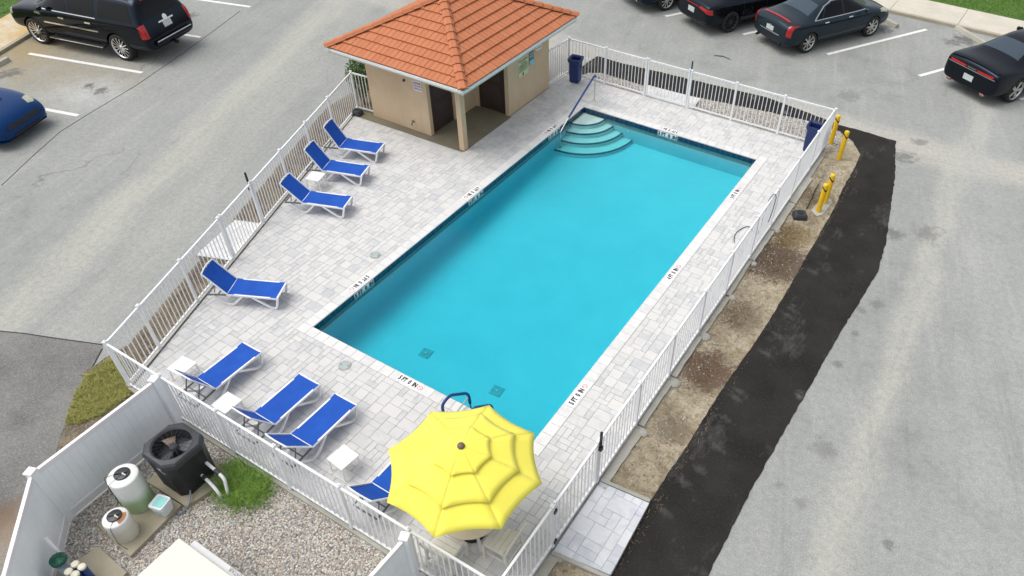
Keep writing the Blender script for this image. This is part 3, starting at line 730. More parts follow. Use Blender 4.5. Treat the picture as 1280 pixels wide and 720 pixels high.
for x, y, z in ((.02, 9.3, -.32), (.02, 2.2, -.33), (1.45, PL-.02, -.32)):   # return fittings
    mb = MB(); mb.lathe([(.035, 0), (.03, .012)], (0, 0, 0), 12); mb.xf(frame((x, y, z), (0, 1, 0) if x < 1 else (1, 0, 0), (0, 0, 1))); mb.build('return_fitting', MT['marktile'], pool)
mb = MB(); zt, zb = -.105, -1.3
P = [(.0125, .0125), (PW-.0125, .0125), (PW-.0125, PL-.0125), (.0125, PL-.0125)]
mb.prism([(-.05, -.05), (PW+.05, -.05), (PW+.05, PL+.05), (-.05, PL+.05)], zb, zt)
struct('pool_water', mb, MT['water'])
# depth markers
def nodive(mb, c, r, R=None):
    n = 20
    for k in range(n):
        a, b = 2*pi*k/n, 2*pi*(k+1)/n
        mb.face([(c+r*cos(a), r*sin(a), .0), (c+r*cos(b), r*sin(b), .0), (c+r*.78*cos(b), r*.78*sin(b), .0), (c+r*.78*cos(a), r*.78*sin(a), .0)])
    mb.face([(c-r*.62, r*.48, 0), (c-r*.48, r*.62, 0), (c+r*.62, -r*.48, 0), (c+r*.48, -r*.62, 0)])
def marker(txt, o, r, u, L=.56, h=.145, sym=True, size=.135):
    F_ = frame(o, r, u); mb = MB(); mb.box((0, 0, 0), (L, h, .006)); pl = mb.xf(F_).build('depth_marker', MT['marktile'], pool)
    t = text_mb(txt, size, .78, .0075); off = -.055 if sym else 0; xs = [v[0] for v in t.v]; k = (L-(.15 if sym else .03))/(max(xs)-min(xs)); 
    t.v = [(v[0]*k+off, v[1], .005) for v in t.v]; t.xf(F_).build('lettering', MT['ink'], pl)
    if sym:
        m = MB(); nodive(m, L/2-.058, .05); m.v = [(a, b, .005) for a, b, c in m.v]; m.xf(F_).build('no_diving_symbol', MT['redink'], pl)
zt = .0085
for (px_, py_), s in (((447, 353), '5 FT  0  IN'), ((587, 240), '4 FT  0  IN'), ((683, 160), '3 FT  0  IN')):
    gy = GP(px_, py_)[1]; marker(s, (-.115, gy, zt), (0, -1, 0), (1, 0, 0)); marker(s, (.016, gy-.02, -.088), (0, 1, 0), (0, 0, 1), .58, .135, False, .13)
for (px_, py_), s in (((843, 341), '4 FT  0  IN'), ((724, 494), '5 FT  0  IN'), ((921, 242), '3 FT  0  IN')):
    gy = GP(px_, py_)[1]; marker(s, (PW+.115, gy, zt), (0, 1, 0), (-1, 0, 0))
gx = GP(512, 480)[0]; marker('5 FT  0  IN', (gx, -.115, zt), (1, 0, 0), (0, 1, 0))
gx = GP(837, 162)[0]; marker('3 FT  0  IN', (gx, PL+.115, zt), (-1, 0, 0), (0, -1, 0)); marker('3 FT  0  IN', (gx+.03, PL-.016, -.088), (1, 0, 0), (0, 0, 1), .58, .135, False, .13)
# skimmer lids
for i, (px_, py_) in enumerate(((469, 319), (431, 457))):
    gx, gy = GP(px_, py_); 
    lid = thing('skimmer_lid', ['round grey skimmer lid in the pavers left of the pool', 'round grey skimmer lid in the pavers near the pool corner'][i], 'lid', (gx, gy, 0), 0, 'skimmer lids in the deck')
    mb = MB(); mb.lathe([(.118, .0), (.118, .010), (.110, .013)], (0, 0, 0), 32, smooth=False); mb.build('rim', MT['footing'], lid)
    mb = MB(); mb.lathe([(.103, .008), (.100, .017), (.0, .018)], (0, 0, 0), 32, smooth=False, capt=False); mb.build('cover', plain('lid_grey', (.36, .42, .41), .5, .15, 9), lid)
    mb = MB()
    for s_ in (-1, 1): mb.lathe([(.011, .018), (.011, .0215)], (s_*.07, s_*.02, 0), 10)
    mb.build('finger_hole', MT['blackpl'], lid)
# hand rail over the steps and ladder rails
def arc3(pts, n=6, rad_=.08):
    "round the corners of a polyline"
    out = [Vector(pts[0])]
    for i in range(1, len(pts)-1):
        p, a, b = Vector(pts[i]), Vector(pts[i-1]), Vector(pts[i+1]); ra = min(rad_, (a-p).length*.45, (b-p).length*.45)
        s, e = p+(a-p).normalized()*ra, p+(b-p).normalized()*ra
        for k in range(n+1): t = k/n; out.append(s*(1-t)**2+p*2*t*(1-t)+e*t*t)
    out.append(Vector(pts[-1])); return out
hr = thing('handrail', 'slanted pool handrail with blue sleeve above the corner steps', 'handrail', (.1, 10.84, 0))
pts = arc3([(0, 0, 0), (0, 0, .78), (0, -.07, .80), (0, -1.46, .13), (0, -1.86, -.10), (0, -1.86, -.55)], 6, .1)
mb = MB(); mb.tube(pts, .019, 10); mb.lathe([(.05, 0), (.045, .012), (.02, .018)], (0, 0, .001), 16); mb.lathe([(.045, 0), (.04, .015)], (0, -1.86, -.553), 16); mb.build('rail', MT['steel'], hr)
mb = MB(); mb.tube(arc3([(0, .0, .74), (0, 0, .78), (0, -.07, .80), (0, -1.42, .15)], 6, .06), .027, 10); mb.build('blue_sleeve', MT['railblue'], hr)
ld = thing('pool_ladder', 'blue sleeved ladder rails at the near end of the pool beside the umbrella', 'ladder', (3.7, 0, 0))
for s_ in (0, .5):
    mb = MB(); rl = mb.tube(arc3([(s_, -.56, 0), (s_, -.57, .62), (s_, -.36, .64), (s_, .10, .24), (s_, .13, -.2), (s_, .13, -.7)], 6, .14), .019, 10)
    r_ = mb.build('rail', MT['steel'], ld); mb = MB(); mb.tube([(s_, -.56, .04), (s_, .13, .14)], .015, 8); mb.build('brace', MT['steel'], r_); mb = MB(); mb.tube(arc3([(s_, -.565, .12), (s_, -.57, .62), (s_, -.36, .64), (s_, .10, .24), (s_, .12, -.05)], 6, .14), .027, 10); mb.build('blue_sleeve', MT['railblue'], r_)
for z in (-.35, -.6):
    mb = MB(); mb.box((.25, .13, z), (.5, .09, .02), 0, 0, .004); mb.build('rung', MT['steel'], ld)

# ================================================================== POOL HOUSE
bh = thing('pool_house', 'beige stucco pool house with orange hip tile roof and corner porch', 'building', ((BX0+BX1)/2, (BY0+BY1)/2, 0))
def loc(o): o.location = (-(BX0+BX1)/2, -(BY0+BY1)/2, 0); return o
HT = 1.95
mb = MB()                                                 # walls as boxes butted end to end
RX, RY = -2.58, 8.83
mb.box(((BX0+RX-.09)/2, (BY0+RY)/2, HT/2), (RX-.09-BX0, RY-BY0, HT))           # left block
mb.box((RX-.045, BY0+.06, HT/2), (.09, .12, HT))                                   # jamb
mb.box((RX-.045, (7.87+RY)/2, HT/2), (.09, RY-7.87, HT))
mb.box((RX-.045, 7.43, 1.86), (.09, .88, .18))                                     # lintel
mb.box(((BX0+BX1)/2, (RY+.09+BY1)/2, HT/2), (BX1-BX0, BY1-RY-.09, HT))
mb.box(((RX-.09-2.47)/2-.0, RY+.045, HT/2), (abs(RX-.09+2.47), .09, HT))
mb.box(((-1.57+BX1)/2, RY+.045, HT/2), (BX1+1.57, .09, HT)); mb.box((-2.02, RY+.045, 1.86), (.90, .09, .18))
loc(mb.build('wall', MT['stucco'], bh))
for c, d, sw in (((RX-.055, 7.43, .885), (.03, .87, 1.77), 0), ((-2.02, RY+.055, .885), (.89, .03, 1.77), 1)):
    mb = MB(); mb.box(c, d); dr = loc(mb.build('door', MT['door'], bh)); mb = MB()
    if sw == 0:
        for z, h in ((.5, .6), (1.25, .7)): mb.box((c[0]+.018, c[1], z), (.008, .6, h))
        hb = MB(); hb.tube([(c[0]+.02, c[1]+.36, .85), (c[0]+.07, c[1]+.36, .85)], .02, 10)
    else:
        for z, h in ((.5, .6), (1.25, .7)): mb.box((c[0], c[1]-.018, z), (.6, .008, h))
        hb = MB(); hb.tube([(c[0]-.36, c[1]-.02, .85), (c[0]-.36, c[1]-.07, .85)], .02, 10)
    mb.build('panel', plain('door_panel', (.05, .034, .03), .5, .2), dr); hb.build('handle', MT['steel'], dr)
mb = MB(); mb.box((-1.475, 6.80, HT/2), (.15, .17, HT), 0, 0, .004); loc(mb.build('column', MT['stucco'], bh))
mb = MB(); mb.prism([(-5.08, 6.55), (-1.38, 6.67), (-1.38, 8.83), (-1.45, 8.86), (-1.45, 10.8), (-4.6, 10.8), (-5.1, 6.7)], -.3, .004); mb.build('porch_slab', MT['slab'], bh).location = (-(BX0+BX1)/2, -(BY0+BY1)/2, 0)
# roof
EX0, EX1, EY0, EY1 = -5.15, -.83, 6.18, 11.36; ZE = 2.06; HW = (EX1-EX0)/2; RISE = 1.02; NC = 9
mb = MB()
mb.box(((EX0+EX1)/2, (EY0+EY1)/2, 1.955), (EX1-EX0-.03, EY1-EY0-.03, .05)); loc(mb.build('soffit', MT['fascia'], bh))
mb = MB()
for c, d in ((((EX0+EX1)/2, EY0+.02, 2.015), (EX1-EX0, .07, .075)), (((EX0+EX1)/2, EY1-.02, 2.015), (EX1-EX0, .07, .075)), ((EX0+.02, (EY0+EY1)/2, 2.015), (.07, EY1-EY0-.11, .075)), ((EX1-.02, (EY0+EY1)/2, 2.015), (.07, EY1-EY0-.11, .075))): mb.box(c, d, 0, 0, .008)
loc(mb.build('gutter', MT['gutter'], bh))
mb = MB(); RT_ = random.Random(11)
cxr = (EX0+EX1)/2; rl0, rl1 = EY0+HW, EY1-HW
mbu = MB()                                                   # roof body under tiles
A_, B_, C_, D_ = (EX0, EY0, ZE), (EX1, EY0, ZE), (EX1, EY1, ZE), (EX0, EY1, ZE); P1, P2 = (cxr, rl0, ZE+RISE), (cxr, rl1, ZE+RISE)
mbu.faces([A_, B_, C_, D_, P1, P2], [(0, 1, 4), (1, 2, 5, 4), (2, 3, 5), (3, 0, 4, 5), (3, 2, 1, 0)])
rf = mbu.build('roof', plain('roof_underlay', (.13, .045, .025), .9), bh); loc(rf)
def rooface(o, r, inn, L, tri):
    "o = eave corner, r = along eave, inn = inward; L = eave length"
    slope = math.hypot(HW, RISE); o, r, inn = Vector(o), Vector(r), Vector(inn)
    up_ = (inn*HW+Vector((0, 0, RISE))).normalized(); nrm = r.cross(up_).normalized()
    reg = [(0, 0), (L, 0), (L/2, slope)] if tri else [(0, 0), (L, 0), (L-HW, slope), (HW, slope)]
    ch = slope/NC
    for i in range(NC):
        wdt = .155; x = -wdt*(.5 if i % 2 else 0)-.03
        while x < L:
            poly = clip([(x+.005, i*ch), (x+wdt-.005, i*ch), (x+wdt-.005, (i+1)*ch-.0), (x+.005, (i+1)*ch)], reg)
            x += wdt
            if len(poly) < 3: continue
            lift = RT_.uniform(-.002, .003); n = len(poly)
            def h(v): return .012+(.034)*(1-(v-i*ch)/ch)+lift
            top = [o+r*a+up_*b+nrm*h(b) for a, b in poly]; bot = [o+r*a+up_*b+nrm*.001 for a, b in poly]
            mb.faces(top+bot, [tuple(range(n))]+[(k, (k+1) % n, n+(k+1) % n, n+k)[::-1] for k in range(n)], RT_.random())
    # drip edge overhang
rooface((EX0, EY0, ZE), (1, 0, 0), (0, 1, 0), EX1-EX0, True)
rooface((EX1, EY0, ZE), (0, 1, 0), (-1, 0, 0), EY1-EY0, False)
rooface((EX1, EY1, ZE), (-1, 0, 0), (0, -1, 0), EX1-EX0, True)
rooface((EX0, EY1, ZE), (0, -1, 0), (1, 0, 0), EY1-EY0, False)
mb.build('roof_tiles', MT['roof'], rf)
mb = MB()
def caps(a, b, n):
    a, b = Vector(a), Vector(b); d = (b-a)/n; side = d.cross(Vector((0, 0, 1))).normalized(); up_ = side.cross(d).normalized()
    w0, w1 = .125, .105
    for k in range(n):
        p, q = a+d*k, a+d*(k+1.12); t = RT_.random(); h0, h1 = .085, .055
        ang = .055
        A = [p-side*w0-up_*.0+up_*(h0-.07), p-side*w0*.45+up_*(h0), p+side*w0*.45+up_*h0, p+side*w0+up_*(h0-.07)]
        A = [x-d.normalized()*(0 if i in (0, 3) else .03) for i, x in enumerate(A)]
        B = [q-side*w1+up_*(h1-.06), q-side*w1*.45+up_*h1, q+side*w1*.45+up_*h1, q+side*w1+up_*(h1-.06)]
        fs = [(i, i+1, 5+i, 4+i) for i in range(3)]
        C = [x-up_*.035 for x in A]
        mb.faces(A+B+C, fs+[(i, 8+i, 9+i, i+1) for i in range(3)], t)
e = .03
caps((EX0, EY0, ZE+e), (cxr, rl0, ZE+RISE+e), 12); caps((EX1, EY0, ZE+e), (cxr, rl0, ZE+RISE+e), 12)
caps((EX0, EY1, ZE+e), (cxr, rl1, ZE+RISE+e), 12); caps((EX1, EY1, ZE+e), (cxr, rl1, ZE+RISE+e), 12); caps((cxr, rl0, ZE+RISE+.05), (cxr, rl1, ZE+RISE+.05), 3)
mb.build('ridge_caps', MT['roof'], rf)
# signs, lamp, tap
def sign(name, label, o, r, u, W, H, mat, lines, group=None, inkm='ink', extra=None):
    s_ = thing(name, label, 'sign', o, 0, group); Fm = frame((0, 0, 0), r, u)
    mb = MB(); mb.box((0, 0, .006), (W, H, .010), 0, 0, .001); mb.xf(Fm).build('panel', MT[mat], s_)
    for tx, y, sz, m in lines:
        t = text_mb(tx, sz, .8, sz*.03); xs = [v[0] for v in t.v]; k = min(1.3, (W*.88)/(max(xs)-min(xs))); t.v = [(v[0]*k, v[1]+y, .0135) for v in t.v]; t.xf(Fm).build('lettering', MT[m], s_)
    if extra: extra(s_, Fm)
    return s_
sign('wall_sign', 'small white shower sign with dark lettering on the left wall', (-2.85, 6.85, 1.345), (1, 0, 0), (0, 0, 1), .27, .27, 'sign_w', [('SHOWER', .075, .075, 'purpleink'), ('BEFORE ENTERING', 0, .06, 'redink'), ('THE POOL', -.078, .065, 'purpleink')])
def ylow(s_, Fm):
    mb = MB(); mb.box((-.02, -.19, .0125), (.055, .085, .002)); mb.xf(Fm).build('emblem', MT['purpleink'], s_)
sign('wall_sign', 'tall pale yellow pool rules sign on the right wall', (-1.45, 9.56, 1.15), (0, 1, 0), (0, 0, 1), .46, .50, 'sign_y', [('POOL RULES', .20, .07, 'ink'), ('NO DIVING', .13, .045, 'ink'), ('NO GLASS OR FOOD IN POOL', .08, .04, 'ink'), ('SHOWER BEFORE ENTERING', .04, .04, 'ink'), ('NO LIFEGUARD ON DUTY', -.0, .04, 'ink'), ('POOL HOURS DAWN TO DUSK', -.04, .04, 'ink'), ('BATHING LOAD 13', -.09, .05, 'ink')], extra=ylow)
def blow(s_, Fm):
    mb = MB(); mb.box((0, -.125, .008), (.21, .14, .010)); mb.xf(Fm).build('lower_panel', MT['sign_b'], s_)
sign('wall_sign', 'dark green notice above a light blue one on the right wall', (-1.45, 9.97, 1.25), (0, 1, 0), (0, 0, 1), .23, .34, 'sign_g', [('NOTICE', .12, .05, 'sign_w'), ('WELCOME', .06, .04, 'sign_w'), ('GUESTS ONLY', .01, .04, 'sign_w')], extra=blow)
sign('wall_sign', 'white wall sign nearest the far corner of the right wall', (-1.45, 10.35, 1.40), (0, 1, 0), (0, 0, 1), .26, .13, 'sign_w', [('NO SMOKING', .0, .05, 'purpleink')])
lp = thing('wall_lamp', 'small round lamp fixture under the eave of the left wall', 'lamp', (-3.27, 6.85, 1.40)); mb = MB(); mb.lathe([(.045, 0), (.04, .02)], (0, 0, 0), 16); mb.xf(frame((0, 0, 0), (1, 0, 0), (0, 0, 1))); mb.build('base', MT['steel'], lp)
mb = MB(); mb.lathe([(.032, .02), (.03, .05), (.015, .06)], (0, 0, 0), 16); mb.xf(frame((0, 0, 0), (1, 0, 0), (0, 0, 1))); mb.build('lens', MT['lid'], lp)
tp = thing('wall_tap', 'brass hose tap on the lower left wall', 'tap', (-3.13, 6.85, .27)); mb = MB(); mb.tube(arc3([(0, 0, 0), (0, -.09, 0), (0, -.11, -.07)], 4, .04), .014, 8); mb.build('spout', plain('brass', (.12, .07, .03), .4, .2, 8, metal=.7), tp)
mb = MB(); mb.bar((-.04, -.05, .04), (.04, -.05, .04), .012, .012); mb.bar((0, -.05, 0), (0, -.05, .04), .01); mb.build('handle', MT['lid'], tp)

# ================================================================== FENCES
HF = 1.114
def fence_run(name, label, a, b, posts, first=True, last=True, gates=()):
    "posts = fractions in metres along the run"
    a, b = Vector((*a, 0)), Vector((*b, 0)); d = (b-a).normalized(); ang = math.atan2(d.y, d.x)
    f = thing(name, label, 'fence', tuple(a), ang)
    for i, p in enumerate(posts):
        if (i == 0 and not first) or (i == len(posts)-1 and not last): continue
        mb = MB(); mb.box((p, 0, HF/2), (.052, .052, HF)); mb.box((p, 0, HF+.008), (.064, .064, .016)); mb.lathe([(.025, .016), (.018, .03), (0.006, .034)], (p, 0, HF), 8); mb.build('post', MT['white'], f)
    for i in range(len(posts)-1):
        if i in gates: continue
        p, q = posts[i]+.026, posts[i+1]-.026; mb = MB(); picks(mb, p, q); mb.build('picket_panel', MT['white'], f)
    return f
def picks(mb, p, q, zb=.075, zt=HF-.035):
    mb.box(((p+q)/2, 0, zt), (q-p, .034, .034)); mb.box(((p+q)/2, 0, zb), (q-p, .034, .032))
    n = max(2, round((q-p)/.108)); 
    for k in range(1, n): x = p+(q-p)*k/n; mb.box((x, 0, (zb+zt)/2), (.0155, .0155, zt-zb-.03))
def gate(label, a, b, latch_end=1, out=1):
    a, b = Vector((*a, 0)), Vector((*b, 0)); d = (b-a); L = d.length; ang = math.atan2(d.y, d.x); g_ = thing('gate', label, 'gate', tuple(a), ang, 'pool gates')
    mb = MB(); x0_, x1_ = .045, L-.045
    for x in (x0_+.02, x1_-.02): mb = MB(); mb.box((x, 0, (HF+.02)/2+.03), (.042, .042, HF-.03)); mb.build('stile', MT['white'], g_)
    mb = MB(); picks(mb, x0_+.041, x1_-.041); mb.build('picket_panel', MT['white'], g_)
    lx = x1_-.01 if latch_end else x0_+.01; hx = x0_-.01 if latch_end else x1_+.01
    mb = MB(); mb.box((lx+.02*(1 if latch_end else -1), .04*out, HF+.06), (.03, .035, .36)); mb.box((lx+.02*(1 if latch_end else -1), .045*out, HF-.15), (.06, .05, .09)); mb.build('latch', MT['blackpl'], g_)
    for z in (.14, HF-.16): mb = MB(); mb.box((hx, .03*out, z), (.07, .03, .075), 0, 0, .004); mb.build('hinge', MT['blackpl'], g_)
    return g_
# right fence: near corner -> far corner
rp = [0, 1.33, 2.67, 4.01, 5.30, 6.63, 7.97, 9.35, 10.6, 12.0, 13.41, 14.76]
fence_run('picket_fence', 'white picket fence on the right edge of the deck, above the dirt verge', (6.42, -2.81), (6.42, 11.95), rp, first=False, last=False, gates=(1,))
gate('white gate in the right fence opening on to the grey paver pad', (6.42, -1.48), (6.42, -.14), 1, -1)
fp = [0, 1.24, 2.55, 3.91, 5.22, 6.55, 7.86]
fence_run('picket_fence', 'white picket fence across the far end of the pool, facing the parked cars', (-1.42, 11.93), (6.42, 11.93), fp, gates=(2,))
gate('white gate in the far fence behind the pool steps', (1.13, 11.93), (2.49, 11.93), 1, 1)
LLEN = (FL1-FL0).length; lps = [0, .92, 2.22, 3.60, 4.94, 6.26, 7.56, 8.85, LLEN]
fence_run('picket_fence', 'slanted white picket fence along the left side, behind the loungers', tuple(FL0[:2]), tuple(FL1[:2]), lps, gates=(3,))
a_, b_ = FL0+dl*3.6, FL0+dl*4.94
gate('white gate in the slanted left fence beside the lone lounger', tuple(a_[:2]), tuple(b_[:2]), 1, 1)
ffp = [0, 1.40, 2.74, 4.02, 5.32, 6.60, 8.06]
fence_run('picket_fence', 'white picket fence along the near edge, between the deck and the gravel yard', (-1.65, -2.81), (6.42, -2.81), ffp, first=False)
fence_run('picket_fence', 'short white picket fence joining the left fence to the pool house', (-5.22, 6.88), (-4.62, 6.93), [0, .58], first=False, last=False)
fence_run('picket_fence', 'short white picket fence between the pool house and the far corner by the bin', (-1.49, 10.89), (-1.42, 11.93), [0, 1.03], first=False, last=False)

# vinyl privacy fences round the equipment yard
HV = 1.17
def vinyl(name, label, pts, post_flags):
    f = thing(name, label, 'fence', (pts[0][0], pts[0][1], LOT)); o = Vector((*pts[0], 0))
    for (x, y), fl in zip(pts, post_flags):
        if not fl: continue
        mb = MB(); mb.box((x-o.x, y-o.y, (HV+.1)/2), (.11, .11, HV+.1), .35); p_ = mb.build('post', MT['vinyl'], f); mb = MB()
        mb.box((x-o.x, y-o.y, HV+.12), (.135, .135, .04), .35, 0, .006); mb.build('post_cap', MT['vinylcap'], p_)
    for i in range(len(pts)-1):
        a, b = Vector((*pts[i], 0))-o, Vector((*pts[i+1], 0))-o; d = (b-a).normalized(); a2, b2 = a+d*.06, b-d*.06; L = (b2-a2).length; n = int(L/.11); mb = MB(); sd_ = Vector((-d.y, d.x, 0))
        for k in range(n):
            p, q = a2+d*(L*k/n+.0008), a2+d*(L*(k+1)/n-.0008); mb.bar(p+Vector((0, 0, (HV+.06)/2+.02)), q+Vector((0, 0, (HV+.06)/2+.02)), .022, HV-.12)
        mb.build('board_panel', MT['vinyl'], f)
        mb = MB(); mb.bar(a2+Vector((0, 0, HV+.04)), b2+Vector((0, 0, HV+.04)), .05, .09); mb.build('rail', MT['vinylcap'], f); mb = MB(); mb.bar(a2+Vector((0, 0, .13)), b2+Vector((0, 0, .13)), .05, .14); mb.build('rail', MT['vinylcap'], f)
V1, V2 = (-.17, -2.93), (-.14, -4.97)
vinyl('privacy_fence', 'solid white vinyl fence screening the left side of the equipment yard', [V1, V2, (1.12, -6.12), (1.9, -6.9)], (1, 1, 0, 1))
vinyl('privacy_fence', 'short solid white vinyl fence below the yellow umbrella', [(5.02, -2.95), (4.98, -4.2), (4.95, -5.4)], (1, 0, 1))

# ================================================================== EQUIPMENT YARD
yard = [(-.12, -2.86), (-.1, -4.95), (1.1, -6.15), (3.0, -7.5), (4.9, -6), (4.95, -2.86)]
YZ = LOT+.03
sheet('gravel_yard', yard, YZ, MT['gravel'])
mb = MB(); RG = random.Random(8)
oct_f = [(0, 2, 4), (2, 1, 4), (1, 3, 4), (3, 0, 4)]
k = 0
while k < 15000:
    x, y = RG.uniform(-.15, 4.9), RG.uniform(-6.2, -2.88)
    if not inpoly(x, y, yard): continue
    k += 1; r = RG.uniform(.008, .019); a = RG.uniform(0, pi); e_ = RG.uniform(.6, 1); c, s_ = cos(a)*r, sin(a)*r
    n5 = 5; P = [(x+r*cos(a+2*pi*i/n5)*(1 if i % 2 else e_), y+r*sin(a+2*pi*i/n5), YZ-.002) for i in range(n5)]+[(x+r*.6*cos(a+2*pi*i/n5), y+r*.6*sin(a+2*pi*i/n5), YZ+r*e_*.8) for i in range(n5)]
    mb.faces(P, [(i, (i+1) % n5, n5+(i+1) % n5, n5+i) for i in range(n5)]+[tuple(range(n5, 2*n5))], RG.random())
tag(mb.build('pebbles', MT['pebble']), kind='stuff', label='small mixed grey and tan pebbles covering the equipment yard')
def pad(poly, z=.03, lab=''):
    mb = MB(); mb.prism(poly, LOT-.02, z); o = mb.build('concrete_pad', MT['pad']); tag(o, lab, 'pad', 'concrete pads in the gravel yard'); return o
pz = 0.0
pad([(.36, -4.82), (1.24, -4.88), (1.15, -3.92), (.36, -3.99)], pz, 'square concrete pad under the two white chemical tanks')
pad([(.33, -3.93), (1.24, -3.90), (1.42, -3.15), (.40, -3.05)], pz, 'concrete pad under the black heat pump')
pad([(.72, -5.03), (1.42, -5.06), (1.5, -6.0), (.5, -5.8)], pz, 'concrete pad beside the blue filter tubes')
# heat pump
hp = thing('heat_pump', 'black round topped pool heat pump with an open fan grille', 'heat pump', (.81, -3.49, 0))
hp.scale = (1.06, 1.06, 1.06)
def octo(a, c): return [(-a+c, -a), (a-c, -a), (a, -a+c), (a, a-c), (a-c, a), (-a+c, a), (-a, a-c), (-a, -a+c)]
mb = MB(); HZ = .78
def loft(mb, rings, cap0=True, cap1=True, sm=False):
    n = len(rings[0]); P = [p for r in rings for p in r]
    mb.faces(P, [(i*n+k, i*n+(k+1) % n, (i+1)*n+(k+1) % n, (i+1)*n+k) for i in range(len(rings)-1) for k in range(n)], 0, sm)
    if cap0: mb.face(rings[0][::-1])
    if cap1: mb.face(rings[-1])
rad2 = [(.31, .11, 0.0), (.315, .11, .3), (.325, .11, .6), (.335, .11, .68)]
rings = [[(x, y, z) for x, y in octo(a, c)] for a, c, z in rad2]; loft(mb, rings, True, False)
for k in range(10):                                             # louvre slits on two sides
    z = .08+.05*k
    for i, (p, q) in enumerate((((-.12, -.279), (.14, -.279)),)): mb.bar((p[0], p[1]-.036, z+.02), (q[0], q[1]-.036, z+.02), .012, .008)
mb.build('cabinet', MT['blackpl'], hp)
mb = MB(); n = 32
def octr(a, t): 
    pts_ = octo(a, .13); L = len(pts_); s_ = t/(2*pi)*L; i = int(s_) % L; f_ = s_-int(s_); p, q = pts_[i], pts_[(i+1) % L]; return (p[0]+(q[0]-p[0])*f_, p[1]+(q[1]-p[1])*f_)
def ringo(a, z, circ=None):
    out = []
    for k in range(n):
        t = 2*pi*k/n
        if circ: out.append((circ*cos(t+pi*1.25+.2), circ*sin(t+pi*1.25+.2), z))
        else: x, y = octr(a, t); out.append((x, y, z))
    return out
loft(mb, [ringo(.34, .66), ringo(.35, .70), ringo(.345, .755), ringo(.325, .785), ringo(0, .795, .295), ringo(0, .775, .27), ringo(0, .60, .262)], False, False, False)
mb.build('top_ring', MT['dkgrey'], hp)
mb = MB(); mb.lathe([(.262, .58), (.262, .585)], (0, 0, 0), 24); mb.build('shroud_floor', plain('coil_dark', (.02, .025, .03), .6), hp)
mb = MB(); mb.lathe([(.065, .60), (.065, .70), (.05, .72)], (0, 0, 0), 20); mb.build('motor', plain('motor_grey', (.05, .065, .08), .4), hp)
for k in range(3):
    a = 2*pi*k/3+2.9; mb = MB(); r_, u_ = Vector((cos(a), sin(a), 0)), Vector((-sin(a), cos(a), 0))
    mb.faces([r_*.05-u_*.03+Vector((0, 0, .66)), r_*.24-u_*.11+Vector((0, 0, .64)), r_*.245+u_*.08+Vector((0, 0, .70)), r_*.05+u_*.04+Vector((0, 0, .69))], [(0, 1, 2, 3)])
    mb.v += [(x, y, z-.006) for x, y, z in mb.v]; mb.f += [[4, 5, 6, 7]]; mb.t += [0]; mb.smooth += [False]
    mb.build('fan_blade', plain('blade_tan' if k == 0 else 'blade_dark', (.36, .27, .22) if k == 0 else (.06, .07, .08), .5), hp)
mb = MB()
for k in range(10):
    a = pi*k/10; mb.bar((-.27*cos(a), -.27*sin(a), .768), (.27*cos(a), .27*sin(a), .772), .004)
for r_ in (.10, .16, .21): mb.tube([(r_*cos(2*pi*k/24), r_*sin(2*pi*k/24), .772) for k in range(25)], .002, 4, cap=False)
mb.build('fan_grille', MT['blackpl'], hp)
mb = MB(); mb.box((.292, -.03, .62), (.006, .05, .012)); mb.box((.26, .0-.19, .64), (.0, .0, .0)) if False else None
mb = MB(); mb.box((.06, -.337, .60), (.10, .006, .018)); mb.box((.09, -.332, .55), (.16, .006, .006)); mb.build('badge', plain('badge_silver', (.3, .3, .32), .4), hp)
mb = MB(); mb.box((.10, -.337, .645), (.022, .004, .026)); mb.build('warning_sticker', MT['marktile'], hp)
# pipes
pp = thing('pool_pipes', 'white plastic pipes curving from the heat pump into the weeds', 'pipes', (1.1, -3.3, 0))
mb = MB(); mb.tube(arc3([(0, 0, .36), (.32, -.02, .34), (.46, -.03, .28), (.50, -.10, .0), (.50, -.10, -.1)], 6, .12), .026, 10)
mb.tube(arc3([(-.02, -.14, .20), (.25, -.17, .19), (.42, -.19, .10), (.45, -.2, -.1)], 6, .1), .026, 10); mb.build('pipe', MT['pvc'], pp)
mb = MB(); mb.tube([(.26, -.018, .345), (.36, -.024, .33)], .036, 12); mb.build('coupling', MT['dkgrey'], pp); mb = MB(); mb.tube([(.08, -.15, .197), (.16, -.16, .195)], .036, 12); mb.build('coupling', MT['dkgrey'], pp)
mb = MB(); mb.tube([(-.03, 0, .36), (.02, 0, .36)], .038, 12); mb.tube([(-.05, -.14, .20), (.0, -.14, .2)], .038, 12); mb.build('fitting', MT['pvc'], pp)
cd = MB(); cd.tube(arc3([(1.02, -3.62, .28), (1.12, -3.68, .1), (1.28, -3.86, .02), (1.25, -3.99, -.04), (1.22, -4.06, -.06)], 5, .08), .013, 8); tag(cd.build('conduit', plain('grey_conduit', (.16, .20, .25), .5)), 'dark grey conduit bending down from the heat pump to the gravel', 'conduit')
mb = MB(); mb.lathe([(.04, 0), (.045, .05), (.03, .06)], (0, 0, 0), 10); 
